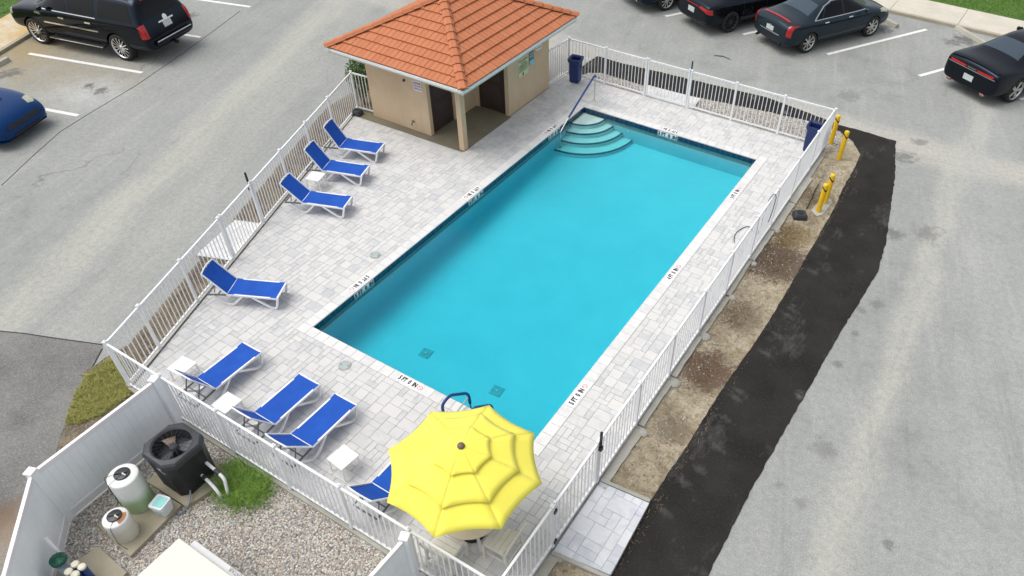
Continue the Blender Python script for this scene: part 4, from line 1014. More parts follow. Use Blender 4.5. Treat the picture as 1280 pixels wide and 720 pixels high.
# tanks
def tank(name, label, x, y, r, h, mat, lidr, tag_r=True):
    t = thing(name, label, 'tank', (x, y, pz), 0, 'chemical tanks on the pad')
    prof = [(r*.985, 0), (r, .015), (r, h-.03), (r*.985, h-.008), (r*.94, h+.004), (r*.5, h+.012), (.001, h+.014)]
    mb = MB(); mb.lathe(prof, (0, 0, 0), 40, capt=False); mb.build('body', mat, t)
    mb = MB(); mb.lathe([(lidr, h+.008), (lidr, h+.028), (lidr*.92, h+.034), (.001, h+.035)], (-.015, .01, 0), 32, capt=False); l_ = mb.build('lid', MT['lid'], t)
    mb = MB(); mb.box((-.015, .01, h+.045), (lidr*1.3, .018, .02), .8); mb.build('grip', MT['lid'], l_)
    mb = MB(); mb.lathe([(.013, h+.03), (.013, h+.07)], (.03, .01, 0), 10); mb.bar((.03, .01, h+.06), (.085, .015, h+.055), .014); mb.build('fitting', MT['creamcap'], t)
    return t
t1 = tank('chemical_tank', 'taller translucent tank half full of greenish liquid', .58, -4.22, .222, .72, MT['tank1'], .115)
t2 = tank('chemical_tank', 'shorter white tank with rust on its rim', .87, -4.67, .182, .44, MT['tank2'], .105)
mb = MB()
for k in range(9): a = rad(-10+9*k); mb.box((.128*cos(a), .128*sin(a), .460), (.05, .024, .004), a)
mb.build('rust_patch', MT['rust'], t2)
mb = MB(); mb.tube(arc3([(.59, -4.22, .77), (.59, -4.46, .75), (.66, -4.47, .1), (.75, -4.5, .03)], 4, .05), .004, 5); mb.tube(arc3([(.55, -4.22, .77), (.40, -4.40, .74), (.36, -4.42, .1), (.45, -4.55, .02)], 4, .05), .004, 5)
tag(mb.build('cable', MT['blackpl']), 'thin black feed hoses draped over the taller tank', 'hose')
mb = MB(); mb.tube(arc3([(.88, -4.66, .47), (.98, -4.83, .44), (1.02, -4.86, .1), (1.12, -4.83, .012)], 4, .05), .004, 5); mb.tube(arc3([(.85, -4.68, .47), (.68, -4.75, .42), (.60, -4.77, .1), (.62, -4.83, .01)], 4, .05), .004, 5)
tag(mb.build('cable', MT['blackpl']), 'thin black feed hoses draped over the shorter rusty tank', 'hose')
bk = thing('bucket', 'small square white bucket with a teal lid beside the tanks', 'bucket', (1.03, -4.12, pz), .25)
def rsq(a, z, n=6, rr=.3):
    out = []
    for cx_, cy_, t0 in ((1, 1, 0), (-1, 1, pi/2), (-1, -1, pi), (1, -1, 3*pi/2)):
        for k in range(n): t = t0+pi/2*k/(n-1); out.append((a*(cx_*(1-rr)+rr*cos(t)), a*(cy_*(1-rr)+rr*sin(t)), z))
    return out
mb = MB(); loft(mb, [rsq(.095, 0), rsq(.115, .20), rsq(.122, .20), rsq(.122, .225)], True, True); mb.build('body', MT['bucket'], bk)
mb = MB(); loft(mb, [rsq(.12, .226), rsq(.124, .235), rsq(.118, .25)], False, True); l_ = mb.build('lid', MT['bucket'], bk)
mb = MB(); loft(mb, [rsq(.095, .2505), rsq(.09, .256)], False, True); mb.v = [(x*.9+.012, y*.95, z) for x, y, z in mb.v]; mb.build('lid_top', MT['teal'], l_)
mb = MB(); mb.box((0, -.113, .1), (.13, .004, .07)); mb.xf(Matrix.Rotation(.0, 4, 'Z')); mb.build('paper_label', plain('bucket_label', (.45, .55, .62), .5, .4, 60), bk)
# feeder and filter tubes
fd = thing('chlorine_feeder', 'grey cylinder feeder with a dark green lid beside the vinyl fence', 'feeder', (.80, -5.50, 0))
mb = MB(); mb.lathe([(.085, LOT), (.085, .30), (.078, .305), (.078, .36), (.088, .365), (.088, .42)], (0, 0, 0), 28); mb.build('body', MT['cyl'], fd)
mb = MB(); mb.lathe([(.108, .42), (.108, .47), (.098, .48), (.001, .482)], (0, 0, 0), 28, capt=False)
for k in range(12): a = 2*pi*k/12; mb.box((.06*cos(a), .06*sin(a), .486), (.07, .01, .012), a)
mb.build('lid', MT['green'], fd)
mb = MB(); mb.tube([(.50-.8, -5.41+5.50, .56), (.70-.8, -5.42+5.5, .40)], .03, 12); mb.tube([(-.12, .09, .42), (-.02, .05, .38)], .03, 12); pv = MB(); pv.tube([(-.12, .07, .30), (-.30, .09, .62)], .028, 12); pv.build('vent_pipe', MT['pvc'], fd)
ft = thing('filter_tubes', 'bundle of four blue filter tubes with cream caps', 'filter', (1.10, -5.46, 0), .0)
for i, (a, b) in enumerate(((-.065, .05), (.05, .075), (-.04, -.065), (.075, -.04))):
    mb = MB(); mb.lathe([(.05, LOT), (.052, .40)], (a, b, 0), 20); tb = mb.build('tube', MT['bluetube'], ft); mb = MB(); mb.lathe([(.054, .40), (.054, .43), (.048, .436), (.001, .437)], (a, b, 0), 20, capt=False); mb.build('cap', MT['creamcap'], tb)
pk = thing('pump_body', 'light grey pump housing at the lower left beside the filter tubes', 'pump', (.98, -5.78, 0)); mb = MB(); mb.lathe([(.10, LOT), (.12, .05), (.12, .22), (.10, .27), (.05, .3), (.001, .305)], (0, 0, 0), 24, capt=False); mb.build('housing', MT['cyl'], pk)
mb = MB(); mb.tube([(0, 0, .15), (-.22, -.1, .15)], .06, 16); mb.build('motor', MT['dkgrey'], pk)
# cream cabinet at the bottom edge
cb = thing('equipment_cabinet', 'cream sloping top equipment cabinet at the bottom edge', 'cabinet', (2.02, -4.37, 0), rad(0.))
mb = MB(); LX, LY, ch_ = 1.9, 1.6, .50
mb.box((LX/2, -LY/2, (ch_+LOT)/2), (LX-.06, LY-.06, ch_-LOT)); mb.build('body', MT['cboxside'], cb)
mb = MB(); mb.box((LX/2, -LY/2-.04, ch_+.03), (LX, LY, .06), 0, 0, .012); mb.build('lid', MT['cbox'], cb)
mb = MB(); mb.box((LX/2+.1, .0, ch_-.06), (LX-.1, .14, .05), 0, 0, .006); f_ = mb.build('rear_flange', MT['cboxside'], cb)
t = text_mb('PENTAIR', .075, .9, .002); t.v = [(-v[0]+1.05, -v[1]+.035, ch_-.033) for v in t.v]; t.build('lettering', plain('grey_ink', (.25, .25, .26), .6), f_)
# weeds
RW = random.Random(15); wx, wy = 1.62, -3.16
wd_ = blades([(1.0, -3.7), (2.3, -3.7), (2.3, -2.86), (1.0, -2.86)], 3200, .15, .008, YZ, RW, 1.5, lambda x, y: max(0, 1.25-math.hypot((x-wx-.02)/.52, (y-wy)/.38)*1.05)+(.03))
tag(wd_.build('weeds', MT['weedblade']), kind='stuff', label='bushy green weeds growing at the fence foot')
RD = random.Random(16); mb = MB()
def dd(x, y): return sum(max(0, 1-math.hypot((x-a)/r, (y-b)/s)) for a, b, r, s in ((6.95, 3.1, .4, .6), (6.9, 6.9, .5, .9), (6.85, 7.9, .4, .6), (6.85, 4.8, .35, .5), (6.9, 9.7, .4, .6), (6.85, -2.2, .5, .6)))+.14
d_ = blades([(6.5, -3), (7.5, -3), (7.5, 11.5), (6.5, 11.5)], 8000, .04, .008, LOT+.012, RD, 1.6, dd); tag(d_.build('dead_weeds', MT['deadblade']), kind='stuff', label='brown dead weeds and litter on the dirt verge')
mb = MB()
for k in range(3800):
    x, y = (RD.uniform(6.55, 7.4), RD.uniform(-3, 12.8)) if k < 2600 else (RD.uniform(-1.3, 7), RD.uniform(12.0, 13.1))
    if k < 2600 and RD.random() > .35+.65*(x < 6.9): continue
    if not inpoly(x, y, dirtp): continue
    r = RD.uniform(.006, .02); a = RD.uniform(0, pi); P = [(x+r*cos(a+2*pi*i/5), y+r*sin(a+2*pi*i/5)*.8, LOT+.01) for i in range(5)]+[(x+r*.5*cos(a+2*pi*i/5), y+r*.5*sin(a+2*pi*i/5), LOT+.012+r*.7) for i in range(5)]
    mb.faces(P, [(i, (i+1) % 5, 5+(i+1) % 5, 5+i) for i in range(5)]+[tuple(range(5, 10))], RD.random())
tag(mb.build('small_stones', MT['pebble']), kind='stuff', label='loose small stones scattered on the dirt verge')
db = blades([tuple((FL0+nl*.1)[:2]), tuple((FL1+nl*.1)[:2]), tuple((FL1+nl*.8)[:2]), tuple((FL0+dl+nl*.65)[:2])], 2600, .05, .009, LOT+.02, RD, 1.4, lambda x, y: .6+.4*sin(x*7+y*3)); tag(db.build('bed_litter', MT['deadblade']), kind='stuff', label='dry leaves and small weeds in the mulch bed behind the left fence')
# shrub behind the pool house corner
sh_ = thing('shrub', 'green leafy shrub squeezed between the fence and the pool house', 'shrub', (-5.38, 7.30, LOT))
mb = MB()
for k in range(7): a = 2*pi*k/7; mb.tube([(0.03*cos(a), .03*sin(a), 0), (.12*cos(a), .12*sin(a), .6), (.2*cos(a), .2*sin(a), 1.3)], [.014, .01, .004], 6)
mb.build('stem', MT['bark'], sh_); mb = MB(); RS = random.Random(2)
for k in range(4200):
    a, u, rr_ = RS.uniform(0, 2*pi), RS.uniform(-1, 1), RS.random()**.45
    x, y, z = .40*rr_*cos(a)*math.sqrt(1-u*u), .34*rr_*sin(a)*math.sqrt(1-u*u), .85+.60*rr_*u
    cl_ = sin(x*17+1)*sin(y*15)*sin(z*13)
    if cl_ < -.25: continue
    s_ = RS.uniform(.02, .036); v1 = Vector((RS.uniform(-1, 1), RS.uniform(-1, 1), RS.uniform(-.4, 1))).normalized(); v2 = v1.cross(Vector((RS.uniform(-1, 1), RS.uniform(-1, 1), RS.uniform(-1, 1)))).normalized(); c = Vector((x, y, z))
    mb.faces([c-v1*s_, c+v2*s_*.5, c+v1*s_, c-v2*s_*.5], [(0, 1, 2, 3)], RS.random())
mb.build('foliage', MT['leaf'], sh_)

# ================================================================== FURNITURE
SL, SWD, SHT = 1.03, .47, .285
def lounger(label, hinge, ang, back):
    "origin at ground below hinge centre, foot towards +x; back angle in degrees"
    o = thing('sun_lounger', label, 'sun lounger', (hinge[0], hinge[1], 0), ang, 'blue sling sun loungers'); h = SWD/2; mb = MB()
    for s_ in (-1, 1):
        mb.bar((-.42, s_*h, SHT-.05), (0, s_*h, SHT-.012), .022, .03); 
    mb.bar((-.42, -h, SHT-.05), (-.42, h, SHT-.05), .022, .022); mb.bar((-.2, -h, SHT-.035), (-.2, h, SHT-.035), .018)
    bx, bz = -cos(rad(back)), sin(rad(back))
    for s_ in (-.7, .7): mb.bar((bx*.33, s_*h, SHT+bz*.33), (-.30, s_*h, SHT-.04), .014)
    mb.build('support_frame', MT['greymetal'], o)
    mb = MB()
    for s_ in (-1, 1): mb.bar((0, s_*h, SHT-.006), (SL, s_*h, SHT-.006), .03, .038)
    mb.bar((SL-.01, -h, SHT), (SL-.01, h, SHT), .028, .034); mb.bar((0, -h, SHT-.004), (0, h, SHT-.004), .02, .025); mb.build('side_rail', MT['resin'], o)
    for s_ in (-1, 1):
        for P in (arc3([(SL-.0, s_*h, SHT), (SL-.075, s_*h, .02), (SL-.17, s_*h, .016), (SL-.52, s_*h, SHT-.02)], 5, .05), arc3([(.30, s_*h, SHT-.02), (.06, s_*h, .018), (-.06, s_*h, .02), (-.30, s_*h, SHT-.05)], 5, .05)):
            mb = MB()
            for a, b in zip(P[:-1], P[1:]): mb.bar(a, b, .038, .034, (0, 1, 0))
            mb.build('leg', MT['resin'], o)
    mb = MB(); n = 8
    xs = [SL*k/n for k in range(n+1)]
    top = [(.012+(SL-.03)*k/n, SHT+.018-.012*sin(pi*k/n)) for k in range(n+1)]
    for k in range(n):
        (xa, za), (xb, zb) = top[k], top[k+1]
        for ya, yb, da, db_ in ((-h-.006, 0, 0, .008), (0, h+.006, .008, 0)):
            mb.faces([(xa, ya, za-da), (xb, ya, zb-da), (xb, yb, zb-db_), (xa, yb, za-db_)], [(0, 1, 2, 3)], 0, True)
            mb.faces([(xa, ya, za-da-.004), (xa, yb, za-db_-.004), (xb, yb, zb-db_-.004), (xb, ya, zb-da-.004)], [(0, 1, 2, 3)], 0, True)
    mb.build('seat_sling', MT['sling'], o)
    BL = .60; mb = MB(); m2 = MB(); pts_ = []
    for k in range(n+1):
        t = k/n; a = rad(back)-rad(10)*t**2*0; x, z = bx*BL*t, SHT+.005+bz*BL*t
        cur = .02*sin(pi*t); pts_.append(Vector((x+bz*(-cur), 0, z-cur*abs(bx)*.5)))
    for k in range(n):
        a, b = pts_[k], pts_[k+1]
        for ya, yb, in ((-h+.002, 0), (0, h-.002)):
            mb.faces([(a.x, ya, a.z), (b.x, ya, b.z), (b.x, yb, b.z), (a.x, yb, a.z)], [(0, 1, 2, 3)], 0, True)
            mb.faces([(a.x-.004, ya, a.z-.003), (b.x-.004, ya, b.z-.003), (b.x-.004, yb, b.z-.003), (a.x-.004, yb, a.z-.003)], [(3, 2, 1, 0)], 0, True)
    mb.build('back_sling', MT['sling'], o)
    for s_ in (-1, 1): m2.bar(pts_[0]+Vector((0, s_*h, 0)), pts_[-1]+Vector((0, s_*h, 0)), .022, .024)
    e_ = pts_[-1]; m2.tube([e_+Vector((-.02*(1-(y_/h)**2)*0+bx*.03*(1-(y_/h)**2), y_, bz*.03*(1-(y_/h)**2))) for y_ in [h*(-1+2*k/8) for k in range(9)]], .015, 8); m2.build('back_frame', MT['resin'], o)
    return o
LG = [('sun lounger closest to the pool house, top of the row by the left fence', (424.5, 185.5), (433, 173.9), 18, 60),
      ('middle sun lounger of the upper left row, with the small white table at its side', (402.8, 213), (413, 201.7), 18, 56),
      ('sun lounger nearest the left gate in the row of three', (378.3, 253.3), (387.3, 240.5), 20, 46),
      ('lone sun lounger on the left between the gate and the front row', (285, 368), (296, 350), 25, 52)]
for lab, a, b, an, bk_ in LG:
    p, q = GP(*a, .27), GP(*b, .27); lounger(lab, ((p[0]+q[0])/2, (p[1]+q[1])/2), rad(an), bk_)
for lab, x, bk_ in (('front row sun lounger at the far left, next to the corner table', -.27, 60), ('front row sun lounger in the middle, between two others', 1.18, 57), ('front row sun lounger third from the left, its back leaned low', 2.04, 49), ('sun lounger half hidden under the yellow umbrella', 3.79, 46)):
    lounger(lab, (x, -2.18), rad(90), bk_)
# side tables
TS = .36
st = thing('side_table', '', 'side table', (0, 0, 0), 0, 'small white side tables'); TH = .33
mb = MB(); mb.box((0, 0, TH-.012), (TS, TS, .026), 0, 0, .006); mb.build('tabletop', MT['resin'], st)
for a in (-1, 1):
    for b in (-1, 1): mb = MB(); mb.bar((a*(TS/2-.025), b*(TS/2-.025), TH-.02), (a*(TS/2-.01), b*(TS/2-.01), 0), .022); mb.build('leg', MT['resin'], st)
TB = [((394, 220), .30, 'small white side table between two sun loungers by the left fence'), ((227, 457), .06, 'small white side table in the front left corner of the deck'), ((283, 503), .0, 'small white side table between the first two front row loungers'), ((428.5, 571), -.1, 'small white side table alone left of the umbrella')]
for i, (c, an, lab) in enumerate(TB):
    p = GP(*c, TH)
    if i == 0: st.location = (p[0], p[1], 0); st.rotation_euler = (0, 0, an); st['label'] = lab
    else: dup(st, (p[0], p[1], 0), an, lab)
# umbrella
UX, UY, UZ, UR, UROT = 5.245, -1.885, 1.66, 1.11, 3.447
um = thing('patio_umbrella', 'large bright yellow three tier patio umbrella over the round table', 'umbrella', (UX, UY, 0))
APZ = 2.10
def tier(r0, z0, r1, z1, sag, name, par, nseg=8, drop=.0):
    mb = MB(); K = 6; J = 6
    for i in range(8):
        a0, a1 = UROT-i*pi/4, UROT-(i+1)*pi/4; g_ = {}
        for j in range(J+1):
            t = j/J; r = r0+(r1-r0)*t; z = z0+(z1-z0)*(t**1.12)
            for k in range(K+1):
                s_ = k/K; x = r*(cos(a0)*(1-s_)+cos(a1)*s_); y = r*(sin(a0)*(1-s_)+sin(a1)*s_)
                bow = 4*s_*(1-s_); f_ = 1-.055*bow*t*t; g_[j, k] = (x*f_, y*f_, z-sag*bow*t)
        P = [g_[j, k] for j in range(J+1) for k in range(K+1)]; W = K+1
        mb.faces(P, [(j*W+k, j*W+k+1, (j+1)*W+k+1, (j+1)*W+k) for j in range(J) for k in range(K)], 0, True)
    o = mb.build(name, MT['canvas'], par); md = o.modifiers.new('thickness', 'SOLIDIFY'); md.thickness = .004; return o
def zr(r): return APZ-(APZ-UZ)*(r/UR)**1.45
cn = tier(.48, zr(.48)-.04, UR, UZ, .0, 'lower_canopy', um)
tier(.22, zr(.22)-.015, .80, zr(.80)+.028, .0, 'middle_canopy', um); tier(.0, APZ+.02, .42, zr(.42)+.045, .0, 'top_canopy', um)
mb = MB(); mb.lathe([(.052, APZ), (.052, APZ+.035), (.04, APZ+.055), (.001, APZ+.06)], (0, 0, 0), 16, capt=False); mb.build('finial', plain('finial_brown', (.16, .10, .07), .5), um)
mb = MB(); mb.tube([(0, 0, .05), (0, 0, APZ+.02)], .019, 12); mb.build('pole', MT['resin'], um)
for i in range(8):
    a = UROT-i*pi/4; mb = MB(); pr = [(r*cos(a), r*sin(a), zr(r)-.03-.02*(1-r/UR)) for r in (.03, .3, .6, .85, UR-.02)]
    for p, q in zip(pr[:-1], pr[1:]): mb.bar(p, q, .012, .018)
    mb.bar((.03*cos(a), .03*sin(a), 1.62), (.55*cos(a), .55*sin(a), zr(.55)-.045), .01, .014); mb.build('rib', MT['resin'], um)
mb = MB(); mb.lathe([(.22, .0), (.22, .03), (.06, .07), (.03, .2)], (0, 0, 0), 24, capt=False); mb.build('base', MT['blackpl'], um)
# round table
tb = thing('round_table', 'round beige patio table beneath the yellow umbrella', 'table', (UX+.03, UY-.02, 0)); TZ = .62
mb = MB(); prof = [(.03, TZ-.03), (.49, TZ-.03), (.505, TZ-.022), (.505, TZ-.006), (.49, TZ), (.03, TZ)]; mb.lathe(prof, (-.03, .02, 0), 48, capb=False, capt=False); mb.build('tabletop', MT['tabletop'], tb)
for k in range(4):
    a = pi/4+k*pi/2+.2; c, s_ = cos(a), sin(a); P = arc3([(.2*c, .2*s_, TZ-.03), (.17*c, .17*s_, .3), (.36*c, .36*s_, .012)], 6, .2); mb = MB()
    for p, q in zip(P[:-1], P[1:]): mb.bar(p, q, .045, .045)
    mb.build('leg', MT['polywood'], tb)
# chairs
def chair(label, x, y, ang):
    "faces local +x"
    o = thing('patio_chair', label, 'chair', (x, y, 0), ang, 'slatted patio chairs at the round table'); W, D, Hs, Hb = .40, .38, .36, .70
    for k in range(4):
        mb = MB(); xx = -D/2+.05+(D-.03)*(k+.0)/4+.03; mb.box((xx, 0, Hs), (D/4-.012, W-.01, .018), 0, 0, .003); mb.build('seat_slat', MT['polywood'], o)
    mb = MB()
    for s_ in (-1, 1): mb.bar((-D/2, s_*(W/2-.01), Hs-.03), (D/2, s_*(W/2-.01), Hs-.03), .022, .05); mb.bar((-D/2-.03, s_*(W/2-.01), .13), (D/2, s_*(W/2-.01), .13), .02, .03)
    mb.bar((D/2-.01, -W/2, Hs-.03), (D/2-.01, W/2, Hs-.03), .022, .05); mb.bar((-D/2-.03, -W/2, .13), (-D/2-.03, W/2, .13), .02, .03); mb.build('frame', MT['polywood'], o)
    for s_ in (-1, 1):
        mb = MB(); mb.bar((D/2-.015, s_*(W/2+.012), 0), (D/2-.015, s_*(W/2+.012), Hs-.005), .034, .034, (0, 1, 0)); mb.build('leg', MT['polywood'], o)
        mb = MB(); P = [(-D/2-.07, 0), (-D/2-.01, .18), (-D/2, Hs), (-D/2-.10, Hb)]
        for p, q in zip(P[:-1], P[1:]): mb.bar((p[0], s_*(W/2+.012), p[1]), (q[0], s_*(W/2+.012), q[1]+.004), .034, .036, (0, 1, 0))
        mb.build('leg', MT['polywood'], o)
    mb = MB(); mb.bar((-D/2-.093, -W/2+.005, Hb-.04), (-D/2-.093, W/2-.005, Hb-.04), .024, .06); mb.bar((-D/2-.02, -W/2+.005, Hs+.08), (-D/2-.02, W/2-.005, Hs+.08), .024, .04)
    for k in range(5): yy = -W/2+.06+(W-.12)*k/4; mb.bar((-D/2-.02, yy, Hs+.08), (-D/2-.09, yy, Hb-.05), .014, .045, (0, 1, 0))
    mb.build('backrest', MT['polywood'], o); return o
chair('slatted cream chair right of the table, its back to the right fence', 5.83, -1.93, rad(182))
chair('slatted cream chair below the table, its back to the near fence', 5.22, -2.44, rad(92))
# bins
bn = thing('litter_bin', 'square flared navy bin in the far left corner of the fence', 'bin', (-1.0, 11.62, 0), rad(8), 'navy litter bins')
bn.scale = (.94, .94, .96)
mb = MB(); rings = [rsq(a, z, 4, .25) for a, z in ((.135, 0), (.15, .03), (.165, .35), (.165, .60), (.205, .70), (.21, .76), (.185, .765), (.15, .72), (.14, .45), (.13, .2))]; loft(mb, rings, True, True); mb.build('body', MT['binblue'], bn)
mb = MB(); loft(mb, [rsq(.138, .55, 4, .25), rsq(.10, .60, 4, .25), rsq(.04, .58, 4, .25)], False, True); mb.build('liner', plain('bin_contents', (.10, .03, .06), .6, .5, 30), bn)
dup(bn, (6.12, 11.60, 0), rad(0), 'square flared navy bin in the far right corner beside the bollards')
# bait boxes
def baitbox(label, x, y, z, s_, an):
    o = thing('bait_box', label, 'box', (x, y, z), an, 'small black bait boxes'); mb = MB(); loft(mb, [rsq(s_, 0, 4, .3), rsq(s_*.98, .08, 4, .3), rsq(s_*.8, .13, 4, .35), rsq(s_*.72, .135, 4, .35)], True, True); mb.v = [(a*1.15, b, c) for a, b, c in mb.v]; mb.build('body', MT['dkgrey'], o)
    mb = MB(); loft(mb, [rsq(s_*.55, .134, 4, .4), rsq(s_*.5, .142, 4, .4)], False, True); mb.build('lid', MT['blackpl'], o); return o
gx, gy = GP(999, 272, LOT); baitbox('flat black bait box on the dirt verge near the yellow bollards', gx, gy, LOT+.012, .14, .5)
gx, gy = GP(447, 143, 0); baitbox('flat black bait box beside the pool house by the left fence', gx, gy, 0.004, .12, .2)
# bollards
def bollard(label, base, h, lean=(0, 0), pz_=LOT):
    x, y = GP(*base, pz_); o = thing('bollard', label, 'bollard', (x, y, pz_), 0, 'yellow steel bollards'); r = .06; mb = MB()
    mb.lathe([(r, 0), (r, h), (r*.93, h+.018), (r*.6, h+.03), (.001, h+.034)], (0, 0, 0), 24, capt=False); mb.build('post', MT['bollard'], o)
    mb = MB()
    for k in range(24):
        a, b = 2*pi*k/24, 2*pi*(k+1)/24
        za, zb = h-.10+.04*sin(a*2), h-.10+.04*sin(b*2)
        mb.face([((r+.003)*cos(a), (r+.003)*sin(a), za-.022), ((r+.003)*cos(b), (r+.003)*sin(b), zb-.022), ((r+.003)*cos(b), (r+.003)*sin(b), zb+.022), ((r+.003)*cos(a), (r+.003)*sin(a), za+.022)])
    mb.build('black_band', MT['blackband'], o); o.rotation_euler = (lean[0], lean[1], 0); return o
bollard('yellow bollard against the far right fence corner', (1038, 180), .82)
bollard('yellow bollard standing alone at the end of the dirt verge', (1048.5, 199.5), .80)
bollard('shorter yellow bollard nearest the black box', (1022.5, 265), .76); bollard('yellow bollard behind its twin on the round concrete base', (1030.5, 254.5), .80)
cpad = [GP(x, y, LOT+.03) for x, y in ((1014, 262), (1021, 270), (1029, 268), (1040, 254), (1039, 249), (1030, 246))]
mb = MB(); mb.prism(wobble(cpad, .01, .1, 7), LOT-.01, LOT+.03); tag(mb.build('concrete_footing', MT['footing']), 'pale concrete base under the pair of bollards', 'footing')
mb = MB(); g1 = [GP(x, y, LOT) for x, y in ((1008, 262), (1014, 250), (1019, 238), (1023, 232))]; mb.tube([(a, b, LOT+.03+.03*(i % 2)) for i, (a, b) in enumerate(g1)], .012, 6); tag(mb.build('cable', MT['blackpl']), 'short black pipe on the dirt between the box and the bollards', 'pipe')
# cable on right fence
cp = [GP(x, y, .01) for x, y in ((918, 303), (917.4, 295.7), (921, 290), (925.7, 286.5), (936, 282))]
mb = MB(); mb.tube(arc3([(*cp[0], .012)]+[(*c, .012) for c in cp[1:]]+[(6.36, 7.1, .2), (6.38, 7.3, 1.10), (6.43, 7.45, 1.16), (6.47, 7.5, 1.05), (6.47, 7.45, .65), (6.47, 7.3, .5)], 5, .15), .009, 7); tag(mb.build('cable', plain('dark_blue_cable', (.03, .05, .09), .5)), 'dark cable looping from the deck over the right fence', 'cable')
# stick
mb = MB(); a = [GP(x, y, LOT) for x, y in ((893, 70), (904, 71), (913, 75))]; mb.tube([(p[0], p[1], LOT+.02) for p in a], [.012, .014, .008], 6); tag(mb.build('stick', MT['bark']), 'thin broken stick lying on the lot behind the far fence', 'stick')
# wheel stops
def stop(label, a, b, z=LOT):
    p, q = GP(*a, z), GP(*b, z); d = Vector((q[0]-p[0], q[1]-p[1], 0)); L = d.length; mb = MB(); prof = [(-.09, 0), (.09, 0), (.06, .11), (.04, .125), (-.04, .125), (-.06, .11)]
    P = [(0, y, z_) for y, z_ in prof]+[(L, y, z_) for y, z_ in prof]; n = 6; mb.faces(P, [(5, 4, 3, 2, 1, 0), tuple(range(6, 12))]+[(i, (i+1) % 6, 6+(i+1) % 6, 6+i) for i in range(6)])
    o = mb.build('wheel_stop', MT['stop'], None, (p[0], p[1], z+.004), math.atan2(d.y, d.x)); tag(o, label, 'wheel stop', 'concrete wheel stops in the bays'); return o
stop('concrete wheel stop in front of the grey sedan', (1080, 12.5), (1121, 35)); stop('concrete wheel stop left of the black coupe', (1195, 36), (1236, 60)); stop('concrete wheel stop at the left edge beside the sidewalk', (-22, 94), (11, 76))

# ================================================================== CARS
def car_body(st, name, mat, par, arches, closed=True):
    rings = []
    for x, w_, zl, zs, zt, wr, wb in st:
        half = [(0, zl), (.55*w_, zl), (.93*w_, zl+.02), (w_, zl+.18), (w_*1.0, (zl+zs)/2+.06), (.985*w_, zs-.05), (wb, zs+.0), (wr, zt-.035), (.5*wr, zt), (0, zt+.008)]
        ring_ = half+[(-a, b) for a, b in half[-2:0:-1]]; rings.append([(x, a, b) for a, b in ring_])
    mb = MB(); loft(mb, rings, True, True, True); me = bpy.data.meshes.new('tmp'); me.from_pydata(mb.v, [], mb.f)
    bm = bmesh.new(); bm.from_mesh(me); bmesh.ops.remove_doubles(bm, verts=bm.verts, dist=1e-5); bmesh.ops.recalc_face_normals(bm, faces=bm.faces); bm.to_mesh(me); bm.free()
    o = bpy.data.objects.new('tmp', me); COL.objects.link(o); md = o.modifiers.new('s', 'SUBSURF'); md.levels = md.render_levels = 3
    dg = bpy.context.evaluated_depsgraph_get(); m1 = bpy.data.meshes.new_from_object(o.evaluated_get(dg)); o.modifiers.clear(); o.data = m1
    bm = bmesh.new(); bm.from_mesh(m1); bvh = BVHTree.FromBMesh(bm); bm.free()
    cb_ = MB()
    for x, y, z, r, dpt in arches:
        for s_ in (-1, 1): cb_.lathe([(r, s_*(y-dpt)), (r, s_*(y+.3))], (x, 0, z), 32, axis='y')
    cm = bpy.data.meshes.new('c'); cm.from_pydata(cb_.v, [], cb_.f); bm = bmesh.new(); bm.from_mesh(cm); bmesh.ops.remove_doubles(bm, verts=bm.verts, dist=1e-5); bmesh.ops.recalc_face_normals(bm, faces=bm.faces); bm.to_mesh(cm); bm.free()
    co_ = bpy.data.objects.new('c', cm); COL.objects.link(co_); b_ = o.modifiers.new('b', 'BOOLEAN'); b_.operation = 'DIFFERENCE'; b_.object = co_; b_.solver = 'EXACT'
    dg = bpy.context.evaluated_depsgraph_get(); m2 = bpy.data.meshes.new_from_object(o.evaluated_get(dg))
    bpy.data.objects.remove(o); bpy.data.objects.remove(co_)
    m2.materials.clear(); m2.materials.append(mat); ob = bpy.data.objects.new(name, m2); COL.objects.link(ob); ob.parent = par
    for p in m2.polygons: p.use_smooth = True
    try: m2.set_sharp_from_angle(angle=rad(38))
    except Exception: pass
    return ob, bvh
